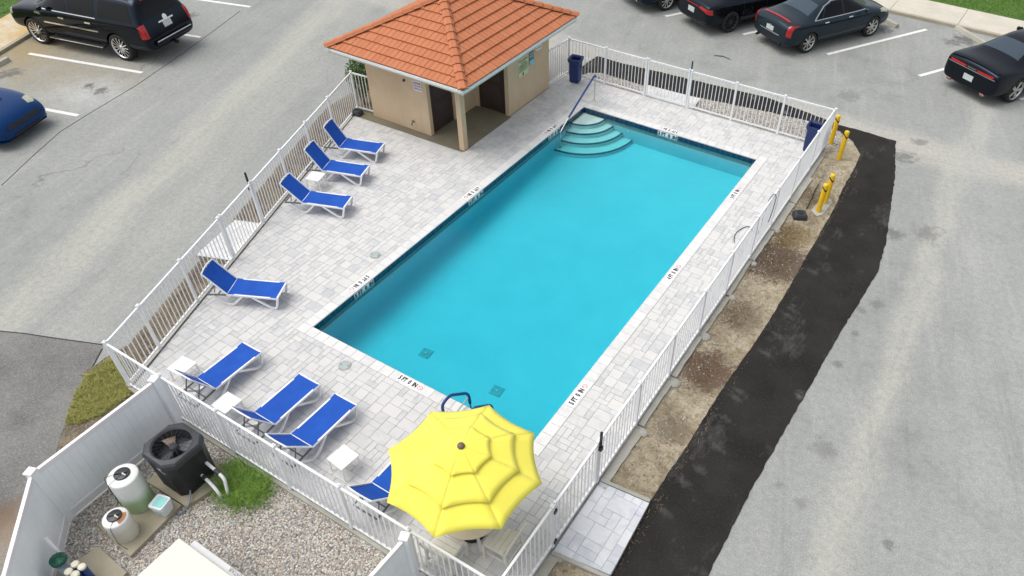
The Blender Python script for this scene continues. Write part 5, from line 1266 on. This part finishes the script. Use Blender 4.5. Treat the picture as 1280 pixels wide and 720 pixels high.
def decal(bvh, poly, mode, mat, name, par, off=.004, thick=.012, res=.07, mirror=False):
    """poly in (x,z) for 'L'/'R', (x,y) for 'T', (y,z) for 'F'/'B' laid on the body surface"""
    bm = bmesh.new(); vs = [bm.verts.new((a, b, 0)) for a, b in poly]; bm.faces.new(vs); bmesh.ops.triangulate(bm, faces=bm.faces)
    for _ in range(6):
        es = [e for e in bm.edges if e.calc_length() > res]
        if not es: break
        bmesh.ops.subdivide_edges(bm, edges=es, cuts=1, use_grid_fill=False); bmesh.ops.triangulate(bm, faces=[f for f in bm.faces if len(f.verts) > 3])
    D = {'L': ((0, 5), (0, -1, 0)), 'R': ((0, -5), (0, 1, 0)), 'T': (None, (0, 0, -1)), 'F': (None, (-1, 0, 0)), 'B': (None, (1, 0, 0))}
    P = []; N = []; bad = []
    for v in bm.verts:
        a, b = v.co.x, v.co.y
        if mode == 'L': o_, d_ = (a, 5, b), (0, -1, 0)
        elif mode == 'R': o_, d_ = (a, -5, b), (0, 1, 0)
        elif mode == 'T': o_, d_ = (a, b, 5), (0, 0, -1)
        elif mode == 'F': o_, d_ = (12, a, b), (-1, 0, 0)
        else: o_, d_ = (-12, a, b), (1, 0, 0)
        h_, n_, i_, di = bvh.ray_cast(Vector(o_), Vector(d_)); 
        if h_ is None: bad.append(v); P.append(None); N.append(None)
        else:
            if n_.dot(Vector(d_)) > 0: n_ = -n_
            P.append(h_); N.append(n_)
    bm.verts.index_update(); fs = [[v.index for v in f.verts] for f in bm.faces if not any(P[v.index] is None for v in f.verts)]
    be = [(e.verts[0].index, e.verts[1].index) for e in bm.edges if len(e.link_faces) == 1 and P[e.verts[0].index] is not None and P[e.verts[1].index] is not None]; n = len(P); bm.free()
    Z = Vector((0, 0, 0)); mb = MB(); pts_ = [(p+n_*off) if p is not None else Z for p, n_ in zip(P, N)]+[(p-n_*thick) if p is not None else Z for p, n_ in zip(P, N)]
    mb.faces(pts_, fs, 0, True); i0 = 0
    for a, b in be: mb.f.append([a, b, n+b, n+a]); mb.t.append(0); mb.smooth.append(False)
    me = bpy.data.meshes.new(name); me.from_pydata(mb.v, [], mb.f); me.materials.append(mat); 
    bm = bmesh.new(); bm.from_mesh(me); bmesh.ops.delete(bm, geom=[v for v in bm.verts if not v.link_faces], context='VERTS'); bmesh.ops.recalc_face_normals(bm, faces=bm.faces); bm.to_mesh(me); bm.free()
    for p in me.polygons: p.use_smooth = True
    try: me.set_sharp_from_angle(angle=rad(40))
    except Exception: pass
    o = bpy.data.objects.new(name, me); COL.objects.link(o); o.parent = par; return o
def wheel(par, x, y, r, wdt, side, rimm, spokes, sw=.05, rimr=.72):
    s_ = side; mb = MB(); y1 = s_*wdt/2
    prof = [(r*.74, -y1), (r*.93, -y1), (r, -y1*.75), (r, y1*.75), (r*.94, y1), (r*rimr, y1*1.0), (r*(rimr-.02), y1*.7)]
    mb.lathe(prof, (0, 0, 0), 36, axis='y', capb=False, capt=False); w_ = mb.build('wheel', MT['tyre'], par, (x, y, r)); mb = MB(); R_ = r*rimr
    mb.lathe([(R_, y1*.98), (R_*.95, y1*.94), (R_*.92, y1*.5)], (0, 0, 0), 36, axis='y', capb=False, capt=False)
    for k in range(spokes):
        a = 2*pi*k/spokes; d1 = Vector((cos(a), 0, sin(a))); t1 = Vector((-sin(a), 0, cos(a)))
        A = [d1*.03*1.2-t1*sw*.35, d1*.04+t1*sw*.35, d1*R_*.95+t1*sw*.5, d1*R_*.95-t1*sw*.5]; A = [Vector((p.x, y1*(.78 if i < 2 else .88), p.z)) for i, p in enumerate(A)]
        B = [p-Vector((0, s_*.025, 0)) for p in A]; mb.faces(A+B, [(0, 1, 2, 3), (0, 1, 5, 4), (1, 2, 6, 5), (3, 2, 6, 7), (3, 0, 4, 7)])
    mb.lathe([(.055, y1*.5), (.052, y1*.82), (.03, y1*.86), (.001, y1*.87)], (0, 0, 0), 16, axis='y', capb=False, capt=False); mb.build('rim', rimm, w_)
    mb = MB(); mb.lathe([(R_*.93, y1*.25), (.001, y1*.26)], (0, 0, 0), 24, axis='y', capb=False, capt=False); mb.build('brake_disc', MT['trimblack'], w_)
def place(px_r, px_f, ylat, wb, flip=1):
    "rear / front tyre contact points on the visible side -> origin (rear axle centre) and heading"
    r, f_ = Vector((*GP(*px_r, LOT), 0)), Vector((*GP(*px_f, LOT), 0)); d = (f_-r).normalized(); nrm = Vector((-d.y, d.x, 0)); return r-nrm*ylat, math.atan2(d.y, d.x)
def finish(o, W, wb, r, wdt, rimm, spokes, sw=.05, only=None, rimr=.72):
    for x in (0, wb):
        for s_ in (-1, 1): wheel(o, x, s_*(W/2-wdt/2-.015), r, wdt, s_, rimm, spokes, sw, rimr)
def mirrors(o, x, z, y, mat):
    for s_ in (-1, 1):
        mb = MB(); loft(mb, [[(x+a*.5, s_*(y+.02), z+b*.5) for a, b in ((-.06, -.05), (.06, -.05), (.06, .05), (-.06, .05))], [(x+a, s_*(y+.06), z+b) for a, b in ((-.07, -.055), (.06, -.05), (.05, .055), (-.07, .06))], [(x+a-.02, s_*(y+.18), z+b) for a, b in ((-.05, -.045), (.04, -.04), (.03, .045), (-.05, .05))]]); ob = mb.build('mirror', mat, o, None, 0, .01)
def plate(o, x, z, tilt, fs=-1, text=None):
    mb = MB(); mb.box((0, 0, 0), (.012, .305, .155), 0, 0, .002); M_ = Matrix.Translation((x, 0, z)) @ Matrix.Rotation(tilt, 4, 'Y'); mb.xf(M_); p = mb.build('licence_plate', MT['plate'], o); return p

# --- dark grey sedan
so_, hd = place((1005.5, 65), (1084, 44.5), -.80, 2.78)
car = thing('parked_car', 'dark grey sedan with upright red tail lamps and chrome window trim', 'car', (so_.x, so_.y, LOT), hd, 'cars parked in the bays')
st_ = [(-.93, .60, .40, .80, .84, .50, .56), (-.90, .78, .34, .90, .93, .60, .72), (-.80, .86, .27, .97, 1.02, .66, .80), (-.45, .90, .24, .97, 1.05, .68, .83), (-.12, .905, .23, .965, 1.07, .66, .83), (.55, .91, .22, .95, 1.36, .55, .80), (1.05, .91, .21, .94, 1.42, .56, .80), (1.62, .91, .21, .93, 1.40, .56, .80), (1.85, .91, .21, .93, 1.34, .56, .80), (2.52, .90, .21, .92, 1.02, .66, .80), (2.95, .89, .22, .88, .95, .66, .80), (3.35, .86, .24, .80, .87, .62, .76), (3.58, .80, .27, .70, .75, .56, .68), (3.66, .62, .34, .60, .63, .46, .52)]
body, bv = car_body(st_, 'body', MT['paintgrey'], car, [(0, .90, .33, .365, .24), (2.78, .90, .33, .365, .24)])
for s_, md_ in ((1, 'L'), (-1, 'R')):
    decal(bv, [(1.42, .985), (2.30, .985), (2.22, 1.04), (1.80, 1.30), (1.44, 1.335)], md_, MT['glass'], 'side_window', car)
    decal(bv, [(.50, .995), (1.36, .985), (1.38, 1.335), (1.0, 1.335), (.72, 1.26)], md_, MT['glass'], 'side_window', car)
    decal(bv, [(.20, 1.0), (.46, .995), (.62, 1.21)], md_, MT['glass'], 'quarter_window', car)
    decal(bv, [(.13, .965), (2.36, .95), (2.36, .968), (.13, .983)], md_, MT['chrome'], 'window_trim', car, .007); decal(bv, [(.13, .983), (.17, .975), (.66, 1.262), (.98, 1.352), (1.42, 1.36), (1.42, 1.374), (.96, 1.368), (.62, 1.27)], md_, MT['chrome'], 'window_trim', car, .007)
    for hx in (.52, 1.55): decal(bv, [(hx, .86), (hx+.17, .86), (hx+.17, .885), (hx, .885)], md_, MT['chrome'], 'door_handle', car, .02)
    for a in (.44, 1.39, 2.32): decal(bv, [(a, .32), (a+.012, .32), (a+.012, .96), (a, .96)], md_, MT['trimblack'], 'door_gap', car, .0015)
    decal(bv, [(.42, .25), (2.36, .25), (2.36, .31), (.42, .31)], md_, MT['trimblack'], 'sill', car, .006)
    decal(bv, [(s_*.84, .62), (s_*.84, .95), (s_*.73, .96), (s_*.72, .66)], 'B', MT['redlens'], 'tail_lamp', car, .01, .02, .05)
    decal(bv, [(3.38, s_*.83), (3.02, s_*.86), (3.05, s_*.78), (3.50, s_*.60), (3.58, s_*.66)], 'T', MT['clearlens'], 'headlight', car, .006)
    mb = MB(); mb.tube([(-.97, s_*.52, .30), (-.84, s_*.52, .31)], .04, 12); mb.build('exhaust', MT['trimblack'], car)
decal(bv, [(-.02, -.60), (-.02, .60), (.50, .47), (.50, -.47)], 'T', MT['rearglass'], 'rear_window', car, .005)
decal(bv, [(2.44, -.64), (2.44, .64), (1.92, .52), (1.92, -.52)], 'T', MT['glass'], 'windshield', car, .005)
decal(bv, [(-.72, -.56), (-.72, .56), (-.66, .60), (-.66, -.60)], 'T', MT['redlens'], 'high_brake_lamp', car, .022)
decal(bv, [(-.45, .58), (.45, .58), (.45, .61), (-.45, .61)], 'B', MT['chrome'], 'chrome_strip', car, .012)
decal(bv, [(-.06, .80), (.06, .80), (0, .74)], 'B', MT['chrome'], 'emblem', car, .014)
decal(bv, [(-.16, .63), (.16, .63), (.16, .77), (-.16, .77)], 'B', MT['plate'], 'licence_plate', car, .012)
decal(bv, [(-.66, .26), (.66, .26), (.62, .36), (-.62, .36)], 'B', MT['trimblack'], 'bumper_insert', car, .008)
mirrors(car, 2.20, 1.0, .88, MT['paintgrey']); finish(car, 1.82, 2.78, .335, .22, MT['rimsilver'], 8, .05)

# --- black coupe (right)
ang = hd-rad(1.5); ro = Vector((*GP(1261, 126.5, LOT), 0)); n_ = Vector((-sin(ang), cos(ang), 0)); org = ro+n_*.86
car = thing('parked_car', 'black coupe at the right edge with slim red tail lamp bars', 'car', (org.x, org.y, LOT), ang, 'cars parked in the bays')
st_ = [(-1.02, .70, .36, .78, .86, .60, .66), (-1.0, .86, .30, .90, .95, .68, .78), (-.93, .92, .26, .97, 1.03, .70, .86), (-.55, .955, .24, .985, 1.05, .70, .89), (-.15, .96, .23, .98, 1.09, .68, .88), (.62, .955, .22, .97, 1.40, .54, .84), (1.15, .95, .21, .96, 1.45, .56, .83), (1.6, .95, .21, .95, 1.43, .57, .83), (1.85, .95, .21, .95, 1.37, .57, .83), (2.5, .94, .21, .96, 1.09, .70, .86), (3.0, .95, .21, .95, 1.03, .72, .87), (3.6, .93, .23, .90, .98, .70, .85), (3.86, .88, .27, .82, .90, .68, .80), (3.93, .74, .34, .70, .76, .6, .66)]
body, bv = car_body(st_, 'body', MT['paintblack'], car, [(0, .95, .36, .395, .25), (2.95, .95, .36, .395, .25)])
for s_, md_ in ((1, 'L'), (-1, 'R')):
    decal(bv, [(1.0, 1.02), (2.30, 1.01), (2.2, 1.07), (1.80, 1.32), (1.2, 1.355)], md_, MT['glass'], 'side_window', car); decal(bv, [(.52, 1.04), (.94, 1.02), (1.12, 1.35), (.80, 1.29)], md_, MT['glass'], 'quarter_window', car)
    decal(bv, [(s_*.20, .83), (s_*.74, .83), (s_*.74, .885), (s_*.20, .885)], 'B', MT['redlens'], 'tail_lamp', car, .012, .02, .05)
    decal(bv, [(s_*.50, .30), (s_*.66, .30), (s_*.66, .34), (s_*.50, .34)], 'B', MT['redlens'], 'reflector', car, .012)
    decal(bv, [(3.60, s_*.82), (3.60, s_*.52), (3.86, s_*.52), (3.84, s_*.78)], 'T', MT['clearlens'], 'headlight', car, .006)
    mb = MB(); mb.box((-.95, s_*.60, .29), (.14, .14, .06), 0, 0, .01); mb.build('exhaust', MT['greymetal'], car)
    decal(bv, [(.95, .32), (.962, .32), (.962, .98), (.95, .98)], md_, MT['trimblack'], 'door_gap', car, .0015)
decal(bv, [(-.80, .80), (.80, .80), (.80, .815), (-.80, .815)], 'B', MT['chrome'], 'chrome_strip', car, .01); decal(bv, [(-.16, .50), (.16, .50), (.16, .66), (-.16, .66)], 'B', MT['plate'], 'licence_plate', car, .012)
decal(bv, [(-.19, .818), (.19, .818), (.19, .90), (-.19, .90)], 'B', MT['trimblack'], 'lamp_panel', car, .008)
for k in range(5): decal(bv, [(-.13+.056*k, .85), (-.105+.056*k, .85), (-.105+.056*k, .872), (-.13+.056*k, .872)], 'B', MT['chrome'], 'badge_letter', car, .012)
decal(bv, [(.0, -.60), (.0, .60), (.60, .45), (.60, -.45)], 'T', MT['rearglass'], 'rear_window', car, .005); decal(bv, [(2.42, -.66), (2.42, .66), (1.92, .52), (1.92, -.52)], 'T', MT['glass'], 'windshield', car, .005)
decal(bv, [(-.94, -.78), (-.94, .78), (-.84, .80), (-.84, -.80)], 'T', MT['paintblack'], 'spoiler', car, .03)
mirrors(car, 2.2, 1.05, .92, MT['paintblack']); finish(car, 1.93, 2.95, .36, .25, MT['rimsilver'], 5, .11, rimr=.74)

# --- black sedan with black rims (second bay)
ang = hd+rad(.5); ro = Vector((*GP(909.5, 39.5, LOT), 0)); n_ = Vector((-sin(ang), cos(ang), 0)); org = ro+n_*.81
car = thing('parked_car', 'black sedan with black wheels beside the grey sedan', 'car', (org.x, org.y, LOT), ang, 'cars parked in the bays')
st_ = [(-1.02, .62, .42, .78, .82, .50, .56), (-.99, .82, .34, .92, .96, .62, .74), (-.88, .88, .27, .98, 1.04, .66, .82), (-.5, .915, .24, .99, 1.07, .66, .84), (-.05, .92, .23, .98, 1.16, .62, .83), (.75, .92, .22, .96, 1.40, .55, .81), (1.2, .92, .21, .95, 1.43, .56, .80), (1.7, .92, .21, .94, 1.41, .56, .80), (1.95, .92, .21, .94, 1.34, .56, .80), (2.6, .91, .21, .93, 1.02, .66, .80), (3.2, .89, .23, .86, .93, .64, .78), (3.62, .82, .27, .72, .78, .58, .70), (3.74, .64, .34, .60, .64, .46, .52)]
body, bv = car_body(st_, 'body', MT['paintblack'], car, [(0, .92, .35, .385, .24), (2.85, .92, .35, .385, .24)])
for s_, md_ in ((1, 'L'), (-1, 'R')):
    decal(bv, [(1.5, 1.0), (2.35, 1.0), (1.9, 1.30), (1.52, 1.34)], md_, MT['glass'], 'side_window', car); decal(bv, [(.5, 1.01), (1.42, 1.0), (1.45, 1.345), (.95, 1.33)], md_, MT['glass'], 'side_window', car)
    decal(bv, [(s_*.88, .72), (s_*.86, .88), (s_*.42, .90), (s_*.36, .84), (s_*.66, .80)], 'B', MT['redlens'], 'tail_lamp', car, .012, .02, .05); decal(bv, [(s_*.50, .40), (s_*.80, .44), (s_*.80, .50), (s_*.50, .46)], 'B', MT['trimblack'], 'bumper_insert', car, .01)
    decal(bv, [(3.2, s_*.86), (3.3, s_*.60), (3.62, s_*.50), (3.60, s_*.70)], 'T', MT['clearlens'], 'headlight', car, .006)
    for a in (.46, 1.45, 2.4): decal(bv, [(a, .32), (a+.012, .32), (a+.012, .97), (a, .97)], md_, MT['trimblack'], 'door_gap', car, .0015)
decal(bv, [(-.16, .60), (.16, .60), (.16, .76), (-.16, .76)], 'B', MT['plate'], 'licence_plate', car, .014); decal(bv, [(-.32, .855), (.32, .855), (.34, .875), (-.34, .875)], 'B', MT['redlens'], 'lamp_bar', car, .01)
decal(bv, [(.02, -.58), (.02, .58), (.66, .47), (.66, -.47)], 'T', MT['rearglass'], 'rear_window', car, .005); decal(bv, [(2.52, -.64), (2.52, .64), (2.0, .52), (2.0, -.52)], 'T', MT['glass'], 'windshield', car, .005)
mirrors(car, 2.3, 1.0, .89, MT['paintblack']); finish(car, 1.86, 2.85, .35, .23, MT['rimblack'], 10, .035)

# --- dark car at the top edge (first bay)
ang = hd+rad(1); ro = Vector((*GP(830.8, 12.3, LOT), 0)); n_ = Vector((-sin(ang), cos(ang), 0)); org = ro+n_*.81
car = thing('parked_car', 'dark navy car cut off by the top edge, silver wheel showing', 'car', (org.x, org.y, LOT), ang, 'cars parked in the bays')
body, bv = car_body(st_, 'body', MT['paintnavy'], car, [(0, .92, .34, .375, .24), (2.85, .92, .34, .375, .24)])
for s_, md_ in ((1, 'L'), (-1, 'R')):
    decal(bv, [(1.5, 1.0), (2.35, 1.0), (1.9, 1.30), (1.52, 1.34)], md_, MT['glass'], 'side_window', car); decal(bv, [(.5, 1.01), (1.42, 1.0), (1.45, 1.345), (.95, 1.33)], md_, MT['glass'], 'side_window', car)
    decal(bv, [(s_*.88, .72), (s_*.86, .88), (s_*.5, .90), (s_*.5, .78)], 'B', MT['redlens'], 'tail_lamp', car, .012, .02, .05); decal(bv, [(s_*.42, .36), (s_*.50, .36), (s_*.50, .40), (s_*.42, .40)], 'B', MT['clearlens'], 'reflector', car, .012)
decal(bv, [(-.16, .60), (.16, .60), (.16, .76), (-.16, .76)], 'B', MT['plate'], 'licence_plate', car, .014)
decal(bv, [(.02, -.58), (.02, .58), (.66, .47), (.66, -.47)], 'T', MT['rearglass'], 'rear_window', car, .005); decal(bv, [(2.52, -.64), (2.52, .64), (2.0, .52), (2.0, -.52)], 'T', MT['glass'], 'windshield', car, .005)
mirrors(car, 2.3, 1.0, .89, MT['paintnavy']); finish(car, 1.86, 2.85, .34, .22, MT['rimsilver'], 10, .04)

# --- big black SUV (left)
so_, hs_ = place((160, 74.5), (56, 53.5), .89, 3.3)
car = thing('parked_suv', 'long black SUV with chrome wheels parked nose to the left sidewalk', 'SUV', (so_.x, so_.y, LOT), hs_, 'cars parked in the bays')
st_ = [(-1.22, .80, .52, .72, .76, .60, .72), (-1.20, .92, .44, .80, .84, .70, .84), (-1.14, .96, .42, .98, 1.06, .80, .90), (-1.08, .985, .40, 1.18, 1.24, .84, .94), (-.95, .99, .38, 1.20, 1.62, .78, .95), (-.82, .995, .36, 1.20, 1.83, .72, .95), (-.62, 1.0, .36, 1.20, 1.87, .72, .95), (.5, 1.0, .34, 1.19, 1.90, .73, .95), (1.6, 1.0, .34, 1.18, 1.89, .73, .95), (2.15, 1.0, .34, 1.18, 1.84, .73, .95), (2.35, 1.0, .34, 1.18, 1.76, .73, .95), (2.95, 1.0, .34, 1.18, 1.30, .78, .93), (3.3, .995, .36, 1.16, 1.24, .78, .92), (3.9, .98, .38, 1.12, 1.18, .76, .90), (4.18, .95, .40, 1.02, 1.10, .74, .86), (4.28, .86, .44, .88, .94, .66, .78), (4.30, .70, .50, .76, .80, .56, .62)]
body, bv = car_body(st_, 'body', MT['paintblack'], car, [(0, 1.0, .42, .46, .28), (3.3, 1.0, .42, .46, .28)])
for s_, md_ in ((1, 'L'), (-1, 'R')):
    decal(bv, [(1.72, 1.24), (2.72, 1.24), (2.62, 1.30), (2.22, 1.68), (1.74, 1.72)], md_, MT['glass'], 'side_window', car); decal(bv, [(.62, 1.24), (1.64, 1.24), (1.66, 1.72), (.62, 1.73)], md_, MT['glass'], 'side_window', car)
    decal(bv, [(-.78, 1.28), (-.70, 1.24), (.50, 1.24), (.42, 1.72), (-.62, 1.70)], md_, MT['glass'], 'quarter_window', car)
    decal(bv, [(.60, 1.195), (2.74, 1.195), (2.74, 1.22), (.60, 1.22)], md_, MT['chrome'], 'window_trim', car, .01); decal(bv, [(.62, .80), (2.74, .80), (2.74, .845), (.62, .845)], md_, MT['chrome'], 'door_moulding', car, .014)
    for hx in (.82, 1.86): decal(bv, [(hx, 1.02), (hx+.22, 1.02), (hx+.22, 1.065), (hx, 1.065)], md_, MT['chrome'], 'door_handle', car, .025)
    decal(bv, [(2.80, 1.02), (3.02, 1.05), (3.02, 1.10), (2.80, 1.10)], md_, MT['chrome'], 'fender_vent', car, .012)
    for a in (.56, 1.66, 2.76): decal(bv, [(a, .46), (a+.014, .46), (a+.014, 1.2), (a, 1.2)], md_, MT['trimblack'], 'door_gap', car, .0015)
    mb = MB(); mb.box((1.65, s_*1.0, .36), (2.15, .16, .05), 0, 0, .012); rb_ = mb.build('running_board', MT['trimblack'], car); mb = MB(); mb.box((1.65, s_*1.083, .365), (2.1, .014, .022)); mb.build('chrome_edge', MT['chrome'], rb_)
    mb = MB(); mb.tube(arc3([(-.55, s_*.64, 1.87), (-.45, s_*.64, 1.95), (1.9, s_*.64, 1.97), (2.0, s_*.64, 1.9)], 4, .08), .022, 8); mb.build('roof_rail', MT['chrome'], car)
    decal(bv, [(s_*.97, .83), (s_*.965, 1.20), (s_*.80, 1.22), (s_*.84, .83)], 'B', MT['redlens'], 'tail_lamp', car, .012, .02, .05); decal(bv, [(-1.16, .83), (-1.04, .83), (-1.0, 1.16), (-1.07, 1.18)], md_, MT['redlens'], 'tail_lamp', car, .014)
    decal(bv, [(s_*.56, .80), (s_*.86, .80), (s_*.88, 1.06), (s_*.58, 1.02)], 'F', MT['clearlens'], 'headlight', car, .01); decal(bv, [(4.16, .86), (4.02, .88), (4.0, 1.06), (4.12, 1.02)], md_, MT['clearlens'], 'headlight', car, .01)
decal(bv, [(-.70, 1.30), (.70, 1.30), (.62, 1.70), (-.62, 1.70)], 'B', MT['glass'], 'rear_window', car, .008); decal(bv, [(-.42, 1.745), (.42, 1.745), (.42, 1.80), (-.42, 1.80)], 'B', MT['redlens'], 'high_brake_lamp', car, .02)
decal(bv, [(-.16, .92), (.16, .92), (.16, 1.08), (-.16, 1.08)], 'B', MT['plate'], 'licence_plate', car, .014); decal(bv, [(-.30, 1.085), (.30, 1.085), (.30, 1.125), (-.30, 1.125)], 'B', MT['chrome'], 'tailgate_trim', car, .016)
decal(bv, [(.085*cos(2*pi*k/14), 1.17+.085*sin(2*pi*k/14)) for k in range(14)], 'B', MT['chrome'], 'emblem', car, .024, .01, .05)
decal(bv, [(2.86, -.74), (2.86, .74), (2.42, .66), (2.42, -.66)], 'T', MT['glass'], 'windshield', car, .006); decal(bv, [(-.3, -.42), (-.3, .42), (.35, .42), (.35, -.42)], 'T', MT['glass'], 'sunroof', car, .004)
mb = MB(); mb.box((-1.24, 0, .62), (.12, 1.5, .12), 0, 0, .03); bp_ = mb.build('rear_bumper', MT['paintblack'], car); mb = MB(); mb.box((-1.30, 0, .69), (.03, 1.44, .035), 0, 0, .008); mb.build('chrome_strip', MT['chrome'], bp_); mb = MB(); mb.box((-1.26, 0, .42), (.14, .09, .07)); mb.build('tow_hitch', MT['trimblack'], car)
mirrors(car, 2.62, 1.28, .98, MT['paintblack']); finish(car, 2.02, 3.3, .41, .29, MT['chrome'], 14, .035, rimr=.76)

# --- blue coupe at the left edge, nose to the right
nose = Vector((*GP(51, 163, LOT+.3), 0)); ang = math.atan2(dL.y, dL.x); fr_ = nose
car = None
dirv = Vector((cos(ang), sin(ang), 0)); nr_ = Vector((-sin(ang), cos(ang), 0))
NOSE_R = Vector((*GP(53, 150, LOT+.35), 0)); NOSE_M = Vector((*GP(38, 172, LOT+.2), 0))
ang = rad(18.5); org = Vector((-11.72-cos(ang)*3.24, 1.22-sin(ang)*3.24, 0))
car = thing('parked_car', 'bright blue coupe nosing in from the left edge, hood scoop showing', 'car', (org.x, org.y, LOT), ang, 'cars parked in the bays')
car.scale = (.94, .94, .94)
st_ = [(-.95, .66, .36, .78, .82, .55, .62), (-.92, .84, .30, .90, .95, .64, .76), (-.8, .90, .26, .97, 1.03, .66, .84), (-.3, .93, .23, .98, 1.08, .64, .86), (.55, .93, .22, .96, 1.33, .52, .83), (1.0, .93, .21, .95, 1.38, .54, .82), (1.45, .93, .21, .94, 1.36, .54, .82), (1.65, .93, .21, .94, 1.30, .54, .82), (2.25, .93, .21, .94, 1.05, .68, .84), (2.8, .94, .21, .90, .98, .70, .85), (3.25, .92, .20, .80, .88, .66, .82), (3.50, .88, .20, .72, .79, .64, .76), (3.66, .82, .22, .62, .67, .58, .66), (3.72, .70, .26, .50, .54, .48, .54)]
body, bv = car_body(st_, 'body', MT['paintblue'], car, [(0, .93, .35, .385, .25), (2.72, .93, .35, .385, .25)])
for s_, md_ in ((1, 'L'), (-1, 'R')):
    decal(bv, [(.9, .99), (2.05, .99), (1.62, 1.25), (1.05, 1.29)], md_, MT['glass'], 'side_window', car)
    decal(bv, [(3.18, s_*.84), (3.28, s_*.60), (3.50, s_*.52), (3.52, s_*.70), (3.40, s_*.82)], 'T', MT['clearlens'], 'headlight', car, .006)
    decal(bv, [(s_*.82, .68), (s_*.80, .85), (s_*.40, .86), (s_*.40, .72)], 'B', MT['redlens'], 'tail_lamp', car, .012, .02, .05)
decal(bv, [(-.52, .50), (.52, .50), (.58, .60), (-.58, .60)], 'F', MT['trimblack'], 'grille', car, .012); decal(bv, [(-.52, .27), (.52, .27), (.46, .34), (-.46, .34)], 'F', MT['trimblack'], 'lower_grille', car, .012)
decal(bv, [(2.2, -.66), (2.2, .66), (1.72, .50), (1.72, -.50)], 'T', MT['glass'], 'windshield', car, .005); decal(bv, [(-.1, -.56), (-.1, .56), (.5, .46), (.5, -.46)], 'T', MT['rearglass'], 'rear_window', car, .005)
decal(bv, [(2.46, -.26), (2.46, .26), (2.96, .26), (2.96, -.26)], 'T', MT['paintblue'], 'hood_scoop', car, .035); decal(bv, [(2.955, -.24), (2.955, .24), (3.01, .24), (3.01, -.24)], 'T', MT['trimblack'], 'scoop_opening', car, .012)
mb = MB(); loft(mb, [[(3.66, -.70, .22), (3.66, .70, .22), (3.52, .86, .22), (3.3, .92, .22), (3.3, -.92, .22), (3.52, -.86, .22)], [(3.70, -.70, .24), (3.70, .70, .24), (3.55, .88, .25), (3.3, .94, .25), (3.3, -.94, .25), (3.55, -.88, .25)]]); mb.build('front_splitter', MT['paintblue'], car)
mirrors(car, 1.95, 1.0, .90, MT['paintblue']); finish(car, 1.88, 2.72, .35, .24, MT['rimblack'], 10, .04)
